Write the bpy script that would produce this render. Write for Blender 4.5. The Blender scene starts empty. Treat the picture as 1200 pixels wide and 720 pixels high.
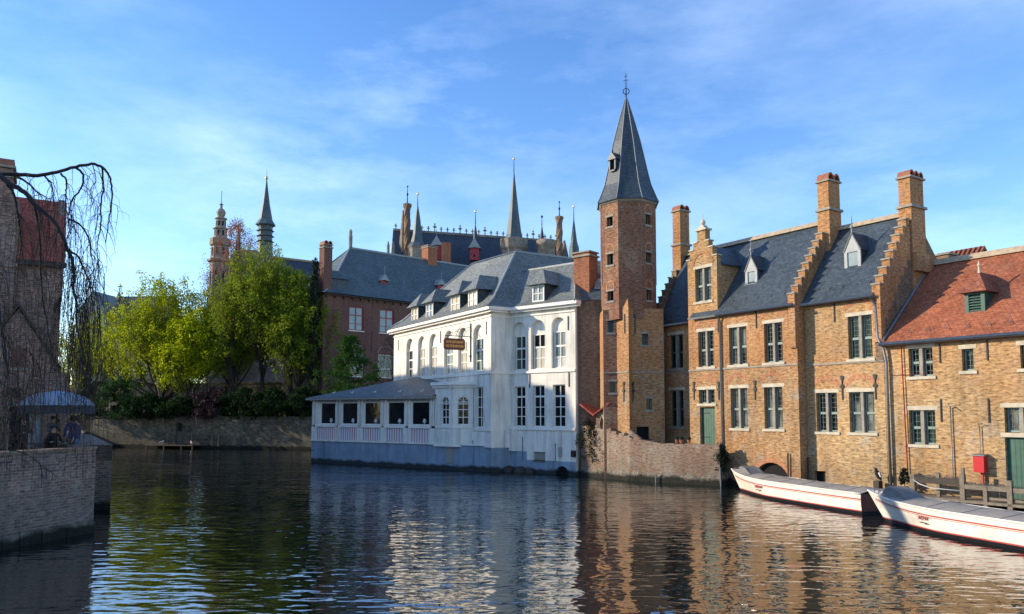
import bpy, bmesh, math, random
from mathutils import Vector, Matrix
from mathutils.geometry import tessellate_polygon
random.seed(11)
scene = bpy.context.scene
C = scene.collection
PI = math.pi

# ------------------------------------------------------------------ helpers
class Fr:
    """vertical frame: origin a, u towards b, out = to the viewer's side"""
    def __init__(s, a, b):
        s.o = Vector((a[0], a[1])); d = Vector((b[0], b[1])) - s.o
        s.L = d.length; s.u = d / s.L; s.n = Vector((s.u.y, -s.u.x))
    def P(s, u, o, z):
        q = s.o + s.u * u + s.n * o
        return Vector((q.x, q.y, z))
    def xy(s, u, o):
        q = s.o + s.u * u + s.n * o
        return (q.x, q.y)
    def shift(s, u=0, o=0):
        a = s.xy(u, o); b = s.xy(u + 1, o)
        return Fr(a, b)

WORLD = Fr((0, 0), (1, 0))      # u = x, out = -y

class MB:
    def __init__(s): s.v = []; s.f = []; s.m = []; s.sm = []
    def face(s, pts, m=0, sm=False):
        b = len(s.v); s.v += [Vector(p) for p in pts]
        s.f.append(tuple(range(b, b + len(pts)))); s.m.append(m); s.sm.append(sm)
    def box(s, fr, u0, u1, o0, o1, z0, z1, m=0):
        p = [fr.P(u, o, z) for z in (z0, z1) for o in (o0, o1) for u in (u0, u1)]
        for q in ((0,1,3,2),(4,5,7,6),(0,1,5,4),(2,3,7,6),(0,2,6,4),(1,3,7,5)):
            s.face([p[i] for i in q], m)
        return s
    def prism(s, poly, z0, z1, m=0, top=True):
        n = len(poly)
        for i in range(n):
            a = poly[i]; b = poly[(i + 1) % n]
            s.face([(a[0],a[1],z0),(b[0],b[1],z0),(b[0],b[1],z1),(a[0],a[1],z1)], m)
        if top:
            s.face([(p[0],p[1],z1) for p in poly], m); s.face([(p[0],p[1],z0) for p in poly], m)
        return s
    def extr(s, fr, poly, o0, o1, m=0):
        """polygon in (u,z), extruded along out"""
        n = len(poly)
        for i in range(n):
            a = poly[i]; b = poly[(i + 1) % n]
            s.face([fr.P(a[0],o0,a[1]), fr.P(b[0],o0,b[1]), fr.P(b[0],o1,b[1]), fr.P(a[0],o1,a[1])], m)
        for o in (o0, o1):
            pts = [Vector((p[0], p[1], 0)) for p in poly]
            for t in tessellate_polygon([pts]):
                s.face([fr.P(poly[i][0], o, poly[i][1]) for i in t], m)
        return s
    def extru(s, fr, poly, u0, u1, m=0):
        """polygon in (out,z), extruded along u"""
        n = len(poly)
        for i in range(n):
            a = poly[i]; b = poly[(i + 1) % n]
            s.face([fr.P(u0,a[0],a[1]), fr.P(u0,b[0],b[1]), fr.P(u1,b[0],b[1]), fr.P(u1,a[0],a[1])], m)
        for u in (u0, u1):
            pts = [Vector((p[0], p[1], 0)) for p in poly]
            for t in tessellate_polygon([pts]):
                s.face([fr.P(u, poly[i][0], poly[i][1]) for i in t], m)
        return s
    def tube(s, pts, rad, n=5, m=0, caps=True):
        pts = [Vector(p) for p in pts]
        if not isinstance(rad, (list, tuple)): rad = [rad] * len(pts)
        b = len(s.v); k = len(pts)
        prev = None
        for i, p in enumerate(pts):
            d = (pts[min(i+1,k-1)] - pts[max(i-1,0)])
            if d.length < 1e-6: d = Vector((0,0,1))
            d.normalize()
            if prev is None:
                a = d.orthogonal().normalized()
            else:
                a = prev - d * prev.dot(d)
                a = a.normalized() if a.length > 1e-5 else d.orthogonal().normalized()
            prev = a; c = d.cross(a)
            for j in range(n):
                t = 2*PI*j/n
                s.v.append(p + (a*math.cos(t) + c*math.sin(t)) * rad[i])
        for i in range(k-1):
            for j in range(n):
                s.f.append((b+i*n+j, b+i*n+(j+1)%n, b+(i+1)*n+(j+1)%n, b+(i+1)*n+j)); s.m.append(m); s.sm.append(True)
        if caps:
            for i in (0, k-1):
                s.f.append(tuple(b+i*n+j for j in range(n))); s.m.append(m); s.sm.append(False)
        return s
    def lathe(s, cx, cy, prof, n=8, rot=0, m=0, smooth=False, sy=1.0):
        b = len(s.v); k = len(prof)
        for r, z in prof:
            for j in range(n):
                t = rot + 2*PI*j/n
                s.v.append(Vector((cx + r*math.cos(t), cy + sy*r*math.sin(t), z)))
        for i in range(k-1):
            for j in range(n):
                s.f.append((b+i*n+j, b+i*n+(j+1)%n, b+(i+1)*n+(j+1)%n, b+(i+1)*n+j)); s.m.append(m); s.sm.append(smooth)
        for i in (0, k-1):
            s.f.append(tuple(b+i*n+j for j in range(n))); s.m.append(m); s.sm.append(False)
        return s
    def blob(s, c, rx, ry, rz, n=8, k=6, m=0):
        c = Vector(c); prof = []
        b = len(s.v)
        for i in range(k+1):
            t = PI*i/k
            for j in range(n):
                a = 2*PI*j/n
                s.v.append(c + Vector((rx*math.sin(t)*math.cos(a), ry*math.sin(t)*math.sin(a), rz*math.cos(t))))
        for i in range(k):
            for j in range(n):
                s.f.append((b+i*n+j, b+(i+1)*n+j, b+(i+1)*n+(j+1)%n, b+i*n+(j+1)%n)); s.m.append(m); s.sm.append(True)
        return s
    def wall(s, fr, u0, u1, z0, z1, holes=(), o=0.0, rev=.26, m=0):
        """wall sheet with recessed openings; hole=(u0,u1,z0,z1[,arch rise])"""
        us = sorted({u0, u1, *[h[0] for h in holes], *[h[1] for h in holes]})
        zs = sorted({z0, z1, *[h[2] for h in holes], *[h[3] for h in holes]})
        us = [u for u in us if u0 <= u <= u1]; zs = [z for z in zs if z0 <= z <= z1]
        for i in range(len(us)-1):
            for j in range(len(zs)-1):
                uc = (us[i]+us[i+1])/2; zc = (zs[j]+zs[j+1])/2
                if any(h[0] < uc < h[1] and h[2] < zc < h[3] for h in holes): continue
                s.face([fr.P(us[i],o,zs[j]), fr.P(us[i+1],o,zs[j]), fr.P(us[i+1],o,zs[j+1]), fr.P(us[i],o,zs[j+1])], m)
        for h in holes:
            a, b, c, d = h[:4]; ar = h[4] if len(h) > 4 else 0
            zt = d - ar
            def rv(p, q):
                s.face([fr.P(p[0],o,p[1]), fr.P(q[0],o,q[1]), fr.P(q[0],o-rev,q[1]), fr.P(p[0],o-rev,p[1])], m)
            rv((a,c),(b,c)); rv((a,c),(a,zt)); rv((b,c),(b,zt))
            if ar == 0:
                rv((a,d),(b,d))
            else:
                K = 10; pr = None
                for k in range(K+1):
                    t = PI*k/K
                    p = ((a+b)/2 - (b-a)/2*math.cos(t), zt + ar*math.sin(t))
                    if pr:
                        rv(pr, p)
                        s.face([fr.P(pr[0],o,pr[1]), fr.P(p[0],o,p[1]), fr.P(p[0],o,d), fr.P(pr[0],o,d)], m)
                    pr = p
        return s
    def build(s, name, mats, parent=None, loc=None):
        if not isinstance(mats, (list, tuple)): mats = [mats]
        off = Vector((0,0,0))
        if parent is not None: off = world_loc(parent)
        elif loc is not None: off = Vector(loc)
        me = bpy.data.meshes.new(name)
        me.from_pydata([v - off for v in s.v], [], s.f)
        for mt in mats: me.materials.append(mt)
        uv = me.uv_layers.new(name='UVMap')
        data = uv.data
        for p in me.polygons:
            p.material_index = s.m[p.index] if len(mats) > 1 else 0
            p.use_smooth = s.sm[p.index]
            n = p.normal
            t = Vector((-n.y, n.x, 0))
            if t.length < 1e-3: t = Vector((1,0,0))
            else: t.normalize()
            if t.x < 0 or (abs(t.x) < 1e-4 and t.y < 0): t = -t
            w = n.cross(t)
            if w.z < 0: w = -w
            for li in p.loop_indices:
                q = s.v[me.loops[li].vertex_index]
                data[li].uv = (q.dot(t), q.dot(w) if abs(n.z) > .05 else q.z)
        ob = bpy.data.objects.new(name, me); C.objects.link(ob)
        if parent is not None: ob.parent = parent
        elif loc is not None: ob.location = off
        ob['_loc'] = list(off)
        return ob

def world_loc(o):
    return Vector(o['_loc'])

def thing(name, label, cat, loc, group=None):
    o = bpy.data.objects.new(name, None); C.objects.link(o)
    o.location = loc; o['_loc'] = list(loc); o['label'] = label; o['category'] = cat
    o.empty_display_size = .3
    if group: o['group'] = group
    return o
def tag(o, label, cat, group=None, kind=None):
    o['label'] = label; o['category'] = cat
    if group: o['group'] = group
    if kind: o['kind'] = kind
    return o
def struct(o, kind='structure'):
    o['kind'] = kind; return o

# ------------------------------------------------------------------ materials
def newmat(name):
    m = bpy.data.materials.new(name); m.use_nodes = True
    nt = m.node_tree; b = nt.nodes['Principled BSDF']
    return m, nt, b
def nd(nt, t, **kw):
    n = nt.nodes.new(t)
    for k, v in kw.items():
        if k.startswith('i_'): n.inputs[k[2:].replace('_', ' ')].default_value = v
        else: setattr(n, k, v)
    return n
def rgba(c): return (c[0], c[1], c[2], 1)
def ramp(nt, fac, stops):
    r = nd(nt, 'ShaderNodeValToRGB')
    e = r.color_ramp.elements
    while len(e) < len(stops): e.new(.5)
    for el, (p, c) in zip(e, stops):
        el.position = p; el.color = (c, c, c, 1) if not isinstance(c, tuple) else rgba(c)
    nt.links.new(fac, r.inputs[0]); return r.outputs[0]
def mix(nt, fac, a, b, bt='MIX'):
    n = nd(nt, 'ShaderNodeMix', data_type='RGBA', blend_type=bt)
    for val, i in ((fac, 0), (a, 6), (b, 7)):
        if isinstance(val, (int, float)): n.inputs[i].default_value = val
        elif isinstance(val, tuple): n.inputs[i].default_value = rgba(val)
        else: nt.links.new(val, n.inputs[i])
    return n.outputs[2]
def noise(nt, vec, scale, detail=4, rough=.55, **kw):
    n = nd(nt, 'ShaderNodeTexNoise'); n.inputs['Scale'].default_value = scale
    n.inputs['Detail'].default_value = detail; n.inputs['Roughness'].default_value = rough
    if vec is not None: nt.links.new(vec, n.inputs['Vector'])
    return n.outputs['Fac']
def worldpos(nt): return nd(nt, 'ShaderNodeNewGeometry').outputs['Position']
def algae(nt, col, top=.55, dark=(.012,.014,.010)):
    pos = worldpos(nt); sx = nd(nt, 'ShaderNodeSeparateXYZ'); nt.links.new(pos, sx.inputs[0])
    nz = noise(nt, pos, 1.3, 4)
    mth = nd(nt, 'ShaderNodeMath', operation='MULTIPLY_ADD'); nt.links.new(nz, mth.inputs[0])
    mth.inputs[1].default_value = -.55; nt.links.new(sx.outputs[2], mth.inputs[2])
    f = ramp(nt, mth.outputs[0], [(0.0, 1.0), (max(.02, top*.35), 0.0)])
    mr = nd(nt, 'ShaderNodeMath', operation='MULTIPLY'); mr.inputs[1].default_value = .95
    nt.links.new(f, mr.inputs[0])
    return mix(nt, mr.outputs[0], col, dark)

def brick(name, c1, c2, mortar, bw=.24, bh=.088, blot=None, blot_scale=.45, blot_amt=.8, var=.5, wet=True, blot2=None, ms=.011, zone=None):
    m, nt, b = newmat(name)
    uv = nd(nt, 'ShaderNodeUVMap').outputs[0]
    bt = nd(nt, 'ShaderNodeTexBrick'); nt.links.new(uv, bt.inputs['Vector'])
    bt.inputs['Color1'].default_value = rgba(c1); bt.inputs['Color2'].default_value = rgba(c2)
    bt.inputs['Mortar'].default_value = rgba(mortar)
    bt.inputs['Scale'].default_value = 1; bt.inputs['Brick Width'].default_value = bw
    bt.inputs['Row Height'].default_value = bh; bt.inputs['Mortar Size'].default_value = ms
    bt.inputs['Mortar Smooth'].default_value = .3
    pos = worldpos(nt)
    col = bt.outputs['Color']
    if blot:
        f = ramp(nt, noise(nt, pos, blot_scale, 5, .6), [(.44, 0.0), (.60, blot_amt)])
        col = mix(nt, f, col, mix(nt, .6, bt.outputs['Color'], blot))
    if blot2:
        f = ramp(nt, noise(nt, pos, blot_scale*2.7, 5, .65), [(.52, 0.0), (.70, .75)])
        col = mix(nt, f, col, blot2)
    if zone:
        sx = nd(nt, 'ShaderNodeSeparateXYZ'); nt.links.new(pos, sx.inputs[0])
        za, zb, zc, zamt = zone
        zz = nd(nt, 'ShaderNodeMath', operation='MULTIPLY_ADD'); nt.links.new(noise(nt, pos, .9, 5, .65), zz.inputs[0]); zz.inputs[1].default_value = 1.6; nt.links.new(sx.outputs[2], zz.inputs[2])
        zf = nd(nt, 'ShaderNodeMapRange'); nt.links.new(zz.outputs[0], zf.inputs[0]); zf.inputs[1].default_value = za+.5; zf.inputs[2].default_value = zb+.9
        zm = nd(nt, 'ShaderNodeMath', operation='MULTIPLY'); nt.links.new(zf.outputs[0], zm.inputs[0])
        nt.links.new(ramp(nt, noise(nt, pos, .55, 5, .7), [(.3, zamt*.25), (.62, zamt)]), zm.inputs[1])
        col = mix(nt, zm.outputs[0], col, mix(nt, .35, zc, bt.outputs['Color']))
    # per-brick-ish variation: stretched noise along the courses
    mp = nd(nt, 'ShaderNodeMapping'); nt.links.new(uv, mp.inputs[0]); mp.inputs['Scale'].default_value = (.9/bw, 1.0/bh, 1)
    wn = noise(nt, mp.outputs[0], 1.0, 2, .7)
    v = ramp(nt, wn, [(.28, 1-var*1.1), (.5, 1.0), (.70, 1+var*.55)])
    col = mix(nt, 1.0, col, v, 'MULTIPLY')
    big = ramp(nt, noise(nt, pos, .23, 5, .6), [(.3, .78), (.7, 1.15)])
    col = mix(nt, 1.0, col, big, 'MULTIPLY')
    mp3 = nd(nt, 'ShaderNodeMapping'); nt.links.new(pos, mp3.inputs[0]); mp3.inputs['Scale'].default_value = (1.5, 1.5, .14)
    col = mix(nt, 1.0, col, ramp(nt, noise(nt, mp3.outputs[0], 1.3, 5, .65), [(.48, 1.0), (.74, .70)]), 'MULTIPLY')
    if wet:
        sz = nd(nt, 'ShaderNodeSeparateXYZ'); nt.links.new(pos, sz.inputs[0])
        dz = nd(nt, 'ShaderNodeMath', operation='MULTIPLY_ADD'); nt.links.new(noise(nt, pos, .7, 5, .65), dz.inputs[0]); dz.inputs[1].default_value = -2.6; nt.links.new(sz.outputs[2], dz.inputs[2])
        col = mix(nt, ramp(nt, dz.outputs[0], [(.0, .55), (.7, 0.0)]), col, mix(nt, .5, col, (.10,.085,.06)))
        col = algae(nt, col)
    nt.links.new(col, b.inputs['Base Color'])
    b.inputs['Roughness'].default_value = .9
    b.inputs['Specular IOR Level'].default_value = .2
    bp = nd(nt, 'ShaderNodeBump'); bp.inputs['Strength'].default_value = .6; bp.inputs['Distance'].default_value = .02
    nt.links.new(wn, bp.inputs['Height']); nt.links.new(bp.outputs[0], b.inputs['Normal'])
    return m

def plain(name, c, rough=.6, nscale=3, amt=.18, metal=0, spec=.4, bump=0, wet=False, streak=False):
    m, nt, b = newmat(name)
    pos = worldpos(nt)
    f = ramp(nt, noise(nt, pos, nscale, 5, .6), [(.3, 1-amt), (.7, 1+amt*.5)])
    col = mix(nt, 1.0, c, f, 'MULTIPLY')
    if streak:
        mp = nd(nt, 'ShaderNodeMapping'); nt.links.new(pos, mp.inputs[0]); mp.inputs['Scale'].default_value = (1.6, 1.6, .16)
        g = ramp(nt, noise(nt, mp.outputs[0], 1.4, 6, .65), [(.46, 1.0), (.72, .62)])
        col = mix(nt, 1.0, col, g, 'MULTIPLY')
    if wet: col = algae(nt, col)
    nt.links.new(col, b.inputs['Base Color'])
    b.inputs['Roughness'].default_value = rough; b.inputs['Metallic'].default_value = metal
    b.inputs['Specular IOR Level'].default_value = spec
    if bump:
        bp = nd(nt, 'ShaderNodeBump'); bp.inputs['Strength'].default_value = bump; bp.inputs['Distance'].default_value = .03
        nt.links.new(noise(nt, pos, nscale*4, 5, .6), bp.inputs['Height']); nt.links.new(bp.outputs[0], b.inputs['Normal'])
    return m

def tiles(name, c1, c2, gap, bw, bh, rough=.55, amt=.3, moss=None, spec=.4):
    m, nt, b = newmat(name)
    uv = nd(nt, 'ShaderNodeUVMap').outputs[0]
    bt = nd(nt, 'ShaderNodeTexBrick'); nt.links.new(uv, bt.inputs['Vector'])
    bt.inputs['Color1'].default_value = rgba(c1); bt.inputs['Color2'].default_value = rgba(c2); bt.inputs['Mortar'].default_value = rgba(gap)
    bt.inputs['Scale'].default_value = 1; bt.inputs['Brick Width'].default_value = bw; bt.inputs['Row Height'].default_value = bh
    bt.inputs['Mortar Size'].default_value = .012; bt.inputs['Mortar Smooth'].default_value = .5
    pos = worldpos(nt); col = bt.outputs['Color']
    mp = nd(nt, 'ShaderNodeMapping'); nt.links.new(uv, mp.inputs[0]); mp.inputs['Scale'].default_value = (1/bw, 1/bh, 1)
    wn = noise(nt, mp.outputs[0], .9, 2, .7)
    col = mix(nt, 1.0, col, ramp(nt, wn, [(.3, 1-amt), (.7, 1+amt)]), 'MULTIPLY')
    col = mix(nt, 1.0, col, ramp(nt, noise(nt, pos, .5, 5, .65), [(.3, .75), (.7, 1.2)]), 'MULTIPLY')
    if moss:
        f = ramp(nt, noise(nt, pos, .8, 6, .7), [(.55, 0.0), (.75, .6)])
        col = mix(nt, f, col, moss)
    nt.links.new(col, b.inputs['Base Color']); b.inputs['Roughness'].default_value = rough
    b.inputs['Specular IOR Level'].default_value = spec
    bp = nd(nt, 'ShaderNodeBump'); bp.inputs['Strength'].default_value = .5; bp.inputs['Distance'].default_value = .02
    nt.links.new(wn, bp.inputs['Height']); nt.links.new(bp.outputs[0], b.inputs['Normal'])
    return m

def glass(name, base=(.015,.022,.022), curtain=None, rough=.06, spec=.5):
    m, nt, b = newmat(name)
    uv = nd(nt, 'ShaderNodeUVMap').outputs[0]; pos = worldpos(nt)
    f = ramp(nt, noise(nt, pos, .9, 3), [(.35, 0.0), (.7, 1.0)])
    col = mix(nt, f, base, curtain if curtain else tuple(x*2.4 for x in base))
    nt.links.new(col, b.inputs['Base Color']); b.inputs['Roughness'].default_value = rough
    b.inputs['Specular IOR Level'].default_value = spec
    bp = nd(nt, 'ShaderNodeBump'); bp.inputs['Strength'].default_value = .12; bp.inputs['Distance'].default_value = .04
    nt.links.new(noise(nt, pos, 2.2, 2), bp.inputs['Height']); nt.links.new(bp.outputs[0], b.inputs['Normal'])
    return m

def leafmat(name, c1, c2, trans=.45):
    m, nt, b = newmat(name)
    pos = worldpos(nt)
    f = ramp(nt, noise(nt, pos, .55, 4, .65), [(.35, 0.0), (.65, 1.0)])
    col = mix(nt, f, c1, c2)
    col = mix(nt, 1.0, col, ramp(nt, noise(nt, pos, 3.5, 2), [(.3, .7), (.7, 1.25)]), 'MULTIPLY')
    nt.links.new(col, b.inputs['Base Color']); b.inputs['Roughness'].default_value = .8
    b.inputs['Specular IOR Level'].default_value = .08
    tr = nd(nt, 'ShaderNodeBsdfTranslucent'); nt.links.new(col, tr.inputs[0])
    ms = nd(nt, 'ShaderNodeMixShader'); ms.inputs[0].default_value = trans
    nt.links.new(b.outputs[0], ms.inputs[1]); nt.links.new(tr.outputs[0], ms.inputs[2])
    nt.links.new(ms.outputs[0], nt.nodes['Material Output'].inputs['Surface'])
    return m

M = {}
M['brick_tan'] = brick('tan brick', (.50,.295,.13), (.30,.165,.072), (.34,.27,.18), blot=(.40,.19,.08), blot_scale=.33, var=.6, blot2=(.37,.31,.24), zone=(7.0,7.5,(.42,.175,.065),.85))
M['brick_yellow'] = brick('yellow brick', (.53,.35,.16), (.34,.205,.09), (.37,.30,.20), blot=(.42,.22,.09), blot_scale=.3, var=.6, blot2=(.40,.34,.26), zone=(4.9,5.6,(.44,.20,.075),.6))
M['brick_orange'] = brick('orange brick', (.44,.19,.07), (.33,.125,.05), (.36,.27,.17), blot=(.42,.24,.1), var=.5, wet=False)
M['brick_tower'] = brick('tower brick', (.33,.155,.085), (.19,.08,.05), (.27,.195,.135), blot=(.25,.10,.06), blot_scale=.3, var=.65, blot2=(.34,.25,.16), wet=False)
M['brick_brown'] = brick('brown brick', (.27,.17,.10), (.18,.10,.065), (.23,.18,.13), blot=(.17,.12,.085), var=.6, blot2=(.30,.23,.15))
M['brick_old'] = brick('weathered brick', (.30,.17,.11), (.22,.115,.075), (.32,.28,.22), blot=(.30,.26,.2), blot_scale=.4, blot_amt=1.0, var=.6, blot2=(.36,.32,.26))
M['brick_grey'] = brick('grey brown brick', (.36,.20,.14), (.16,.085,.068), (.36,.29,.235), blot=(.15,.12,.115), var=.65, blot2=(.26,.215,.18))
M['terrace_brick'] = brick('terrace brick', (.31,.195,.14), (.15,.10,.078), (.33,.28,.235), bw=.27, bh=.10, blot=(.19,.155,.14), var=.5, ms=.014, blot2=(.34,.28,.23))
M['rubble'] = brick('whitewashed rubble', (.30,.26,.21), (.20,.155,.12), (.2,.175,.14), bw=.35, bh=.16, blot=(.19,.165,.13), blot_amt=1.0, blot_scale=.8, var=.7, blot2=(.45,.42,.36))
M['brick_purple'] = brick('dark red brick', (.20,.085,.060), (.14,.058,.045), (.17,.125,.105), blot=(.15,.075,.06), var=.45, wet=False)
M['brick_chimney'] = brick('red chimney brick', (.40,.135,.06), (.29,.09,.045), (.33,.22,.14), var=.5, wet=False)
M['arch_brick'] = brick('red arch brick', (.46,.19,.085), (.36,.13,.06), (.45,.32,.2), bw=.09, bh=.2, var=.4, wet=False)
M['quay_stone'] = brick('quay masonry', (.20,.18,.13), (.13,.115,.085), (.11,.10,.08), bw=.5, bh=.2, blot=(.07,.075,.05), blot_amt=1.0, var=.6, blot2=(.28,.25,.19))
M['stone_far'] = brick('old carved stone', (.31,.265,.215), (.25,.21,.17), (.2,.17,.14), bw=.8, bh=.4, var=.4, wet=False)
M['stone'] = plain('pale sandstone', (.52,.46,.35), .8, 2.5, .25)
M['mullion'] = plain('grey limestone', (.30,.27,.22), .8, 3, .3)
M['white'] = plain('white plaster', (.83,.775,.665), .75, .8, .14, wet=True, streak=True)
M['white_trim'] = plain('white trim', (.83,.785,.69), .6, 1.5, .10)
M['blue_paint'] = plain('blue painted plaster', (.25,.32,.385), .7, .7, .22, wet=True, streak=True)
M['slate'] = tiles('blue slate', (.056,.076,.092), (.043,.06,.074), (.025,.03,.04), .28, .2, .5, .42, moss=(.085,.095,.09))
M['slate_light'] = tiles('pale slate', (.19,.205,.185), (.145,.16,.147), (.05,.055,.06), .3, .2, .55, .42, moss=(.15,.145,.12))
M['slate_purple'] = tiles('weathered slate', (.085,.118,.128), (.065,.09,.10), (.035,.04,.05), .35, .25, .55, .35, moss=(.12,.13,.12))
M['slate_navy'] = tiles('dark far slate', (.045,.06,.085), (.036,.05,.072), (.03,.04,.055), .5, .4, .6, .15)
M['cap_tile'] = tiles('brown red clay tile', (.30,.11,.06), (.22,.075,.045), (.12,.045,.03), .2, .17, .75, .4, spec=.2)
M['red_tile'] = tiles('red clay tile', (.36,.125,.06), (.27,.085,.045), (.14,.05,.03), .2, .17, .7, .35, moss=(.26,.13,.08), spec=.2)
M['red_tile_dark'] = tiles('dark red clay tile', (.40,.095,.06), (.30,.07,.048), (.12,.04,.03), .2, .17, .7, .35, spec=.2)
M['ridge'] = plain('ridge mortar', (.42,.33,.22), .8, 4, .3)
M['lead'] = plain('lead sheet', (.28,.30,.31), .5, 3, .2)
M['zinc'] = plain('zinc', (.20,.21,.22), .45, 4, .2, metal=.5)
M['iron'] = plain('black iron', (.02,.02,.022), .6, 5, .2)
M['green'] = plain('green painted wood', (.035,.095,.075), .5, 5, .25)
M['green_dark'] = plain('dark green door paint', (.022,.075,.055), .5, 5, .3)
M['frame_green'] = plain('pale green frame', (.20,.27,.24), .5, 5, .2)
M['frame_red'] = plain('red window paint', (.33,.03,.045), .5, 4, .15)
M['red_paint'] = plain('red metal paint', (.50,.02,.03), .4, 4, .12)
M['lead_came'] = plain('lead came', (.16,.19,.17), .6, 8, .2)
M['glass'] = glass('window glass', (.010,.016,.015), (.05,.085,.07))
M['glass_dark'] = glass('dark glass', (.006,.008,.010), (.016,.02,.024), spec=.25)
M['glass_green'] = glass('greenish glass', (.02,.05,.042), (.10,.16,.13))
M['glass_curtain'] = glass('glass with net curtain', (.012,.018,.018), (.26,.27,.24))
M['glass_pale'] = glass('glass with blinds', (.20,.24,.24), (.30,.34,.33), .1)
M['curtain'] = plain('cream blind', (.50,.46,.36), .8, 2, .12)
M['net'] = plain('net curtain', (.58,.58,.55), .8, 2, .12)
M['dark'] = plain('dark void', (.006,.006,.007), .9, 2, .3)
M['wood'] = plain('weathered wood', (.20,.165,.125), .8, 6, .35, bump=.3)
M['wood_dark'] = plain('wet dark wood', (.05,.04,.032), .7, 6, .35)
M['bark'] = plain('tree bark', (.055,.042,.032), .9, 6, .4, bump=.4)
M['bark_dark'] = plain('dark willow bark', (.026,.022,.022), .9, 6, .4, bump=.3)
M['shutter'] = plain('grey shutter', (.34,.32,.28), .7, 4, .15)
M['tarp'] = plain('grey boat tarpaulin', (.30,.275,.235), .75, 2.5, .22, bump=.25)
M['tarp_dark'] = plain('dark grey tarpaulin', (.17,.165,.16), .7, 2.5, .2, bump=.25)
M['boat_white'] = plain('white boat paint', (.76,.71,.61), .4, 1.5, .2)
M['boat_red'] = plain('red boat stripe', (.42,.07,.06), .4, 3, .1)
M['boat_mark'] = plain('faded red lettering', (.50,.20,.17), .5, 3, .1)
M['boat_black'] = plain('black bottom paint', (.012,.012,.016), .5, 3, .2)
M['boat_wood'] = plain('varnished wood', (.15,.06,.04), .5, 4, .3)
M['canopy'] = plain('blue grey canvas', (.27,.34,.42), .85, 2, .12)
M['canopy_dark'] = plain('navy canvas', (.045,.06,.08), .85, 2, .15)
M['skin'] = plain('skin', (.45,.27,.2), .6, 5, .1)
M['hair'] = plain('dark hair', (.025,.018,.014), .7, 8, .2)
M['cloth_black'] = plain('black cloth', (.015,.015,.018), .9, 5, .2)
M['cloth_blue'] = plain('blue cloth', (.03,.05,.22), .9, 5, .2)
M['cloth_navy'] = plain('navy cloth', (.03,.05,.10), .9, 5, .2)
M['cloth_jeans'] = plain('denim', (.09,.13,.2), .9, 5, .2)
M['cloth_yellow'] = plain('yellow cloth', (.62,.36,.04), .9, 5, .15)
M['gold'] = plain('gold leaf', (.75,.42,.12), .35, 5, .1, metal=.3)
M['gilt'] = plain('gilded metal', (.85,.62,.25), .25, 5, .1, metal=.8)
M['sign_red'] = plain('dark red sign board', (.17,.03,.018), .5, 5, .15)
M['sign_orange'] = plain('orange sign lettering', (.95,.45,.12), .5, 5, .08)
M['bird_white'] = plain('white feathers', (.75,.74,.72), .8, 8, .1)
M['bird_grey'] = plain('grey feathers', (.10,.105,.12), .8, 8, .2)
M['terracotta'] = plain('terracotta', (.30,.11,.06), .8, 4, .25)
M['green_copper'] = plain('green copper', (.13,.24,.19), .6, 4, .3)
M['leaf_spring'] = leafmat('spring leaves', (.40,.44,.018), (.26,.32,.014), .55)
M['leaf_bright'] = leafmat('bright spring leaves', (.48,.53,.018), (.36,.43,.014), .55)
M['leaf_mid'] = leafmat('mid green leaves', (.25,.31,.025), (.16,.22,.02), .5)
M['leaf_dark'] = leafmat('dark green leaves', (.022,.05,.012), (.012,.028,.010), .25)
M['leaf_green'] = leafmat('fresh green leaves', (.05,.13,.02), (.03,.075,.015), .35)
M['leaf_rust'] = leafmat('rusty buds', (.36,.15,.08), (.27,.11,.07), .35)
M['leaf_brown'] = leafmat('brown twigs', (.07,.045,.045), (.05,.03,.035), .2)
M['leaf_ivy'] = leafmat('ivy leaves', (.03,.045,.025), (.02,.028,.02), .2)
M['earth'] = plain('earth and paving', (.14,.12,.09), .95, .5, .3, bump=.3)
M['garden'] = plain('garden soil', (.06,.055,.035), .95, .8, .4, bump=.4)
M['stone_pale'] = plain('pale distant stone', (.42,.40,.35), .85, .6, .25)
M['lit_wall'] = brick('sunlit ochre brick', (.52,.34,.17), (.44,.22,.10), (.45,.36,.25), blot=(.5,.42,.28), var=.4, wet=False)  # sunlit tone of the mansion's side wall put into its brick colour
M['pink_wood'] = None

def panelmat():
    m, nt, b = newmat('pink and white slats')
    uv = nd(nt, 'ShaderNodeUVMap').outputs[0]
    w = nd(nt, 'ShaderNodeTexWave', bands_direction='X'); w.inputs['Scale'].default_value = 1.15; w.inputs['Distortion'].default_value = 1.2
    w.inputs['Detail'].default_value = 2; nt.links.new(uv, w.inputs['Vector'])
    f = ramp(nt, w.outputs['Fac'], [(.35, 0.0), (.55, 1.0)])
    nt.links.new(mix(nt, f, (.52,.28,.26), (.66,.66,.66)), b.inputs['Base Color']); b.inputs['Roughness'].default_value = .7
    return m
M['pink_wood'] = panelmat()

def pierced():
    m, nt, b = newmat('door planks')
    uv = nd(nt, 'ShaderNodeUVMap').outputs[0]
    w = nd(nt, 'ShaderNodeTexWave', bands_direction='X'); w.inputs['Scale'].default_value = 1.6; nt.links.new(uv, w.inputs['Vector'])
    f = ramp(nt, w.outputs['Fac'], [(.0, .45), (.25, 1.0)])
    col = mix(nt, 1.0, (.028,.105,.075), f, 'MULTIPLY')
    col = mix(nt, 1.0, col, ramp(nt, noise(nt, uv, 3, 4), [(.3, .75), (.7, 1.2)]), 'MULTIPLY')
    nt.links.new(col, b.inputs['Base Color']); b.inputs['Roughness'].default_value = .5
    return m
M['door_green'] = pierced()

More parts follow.
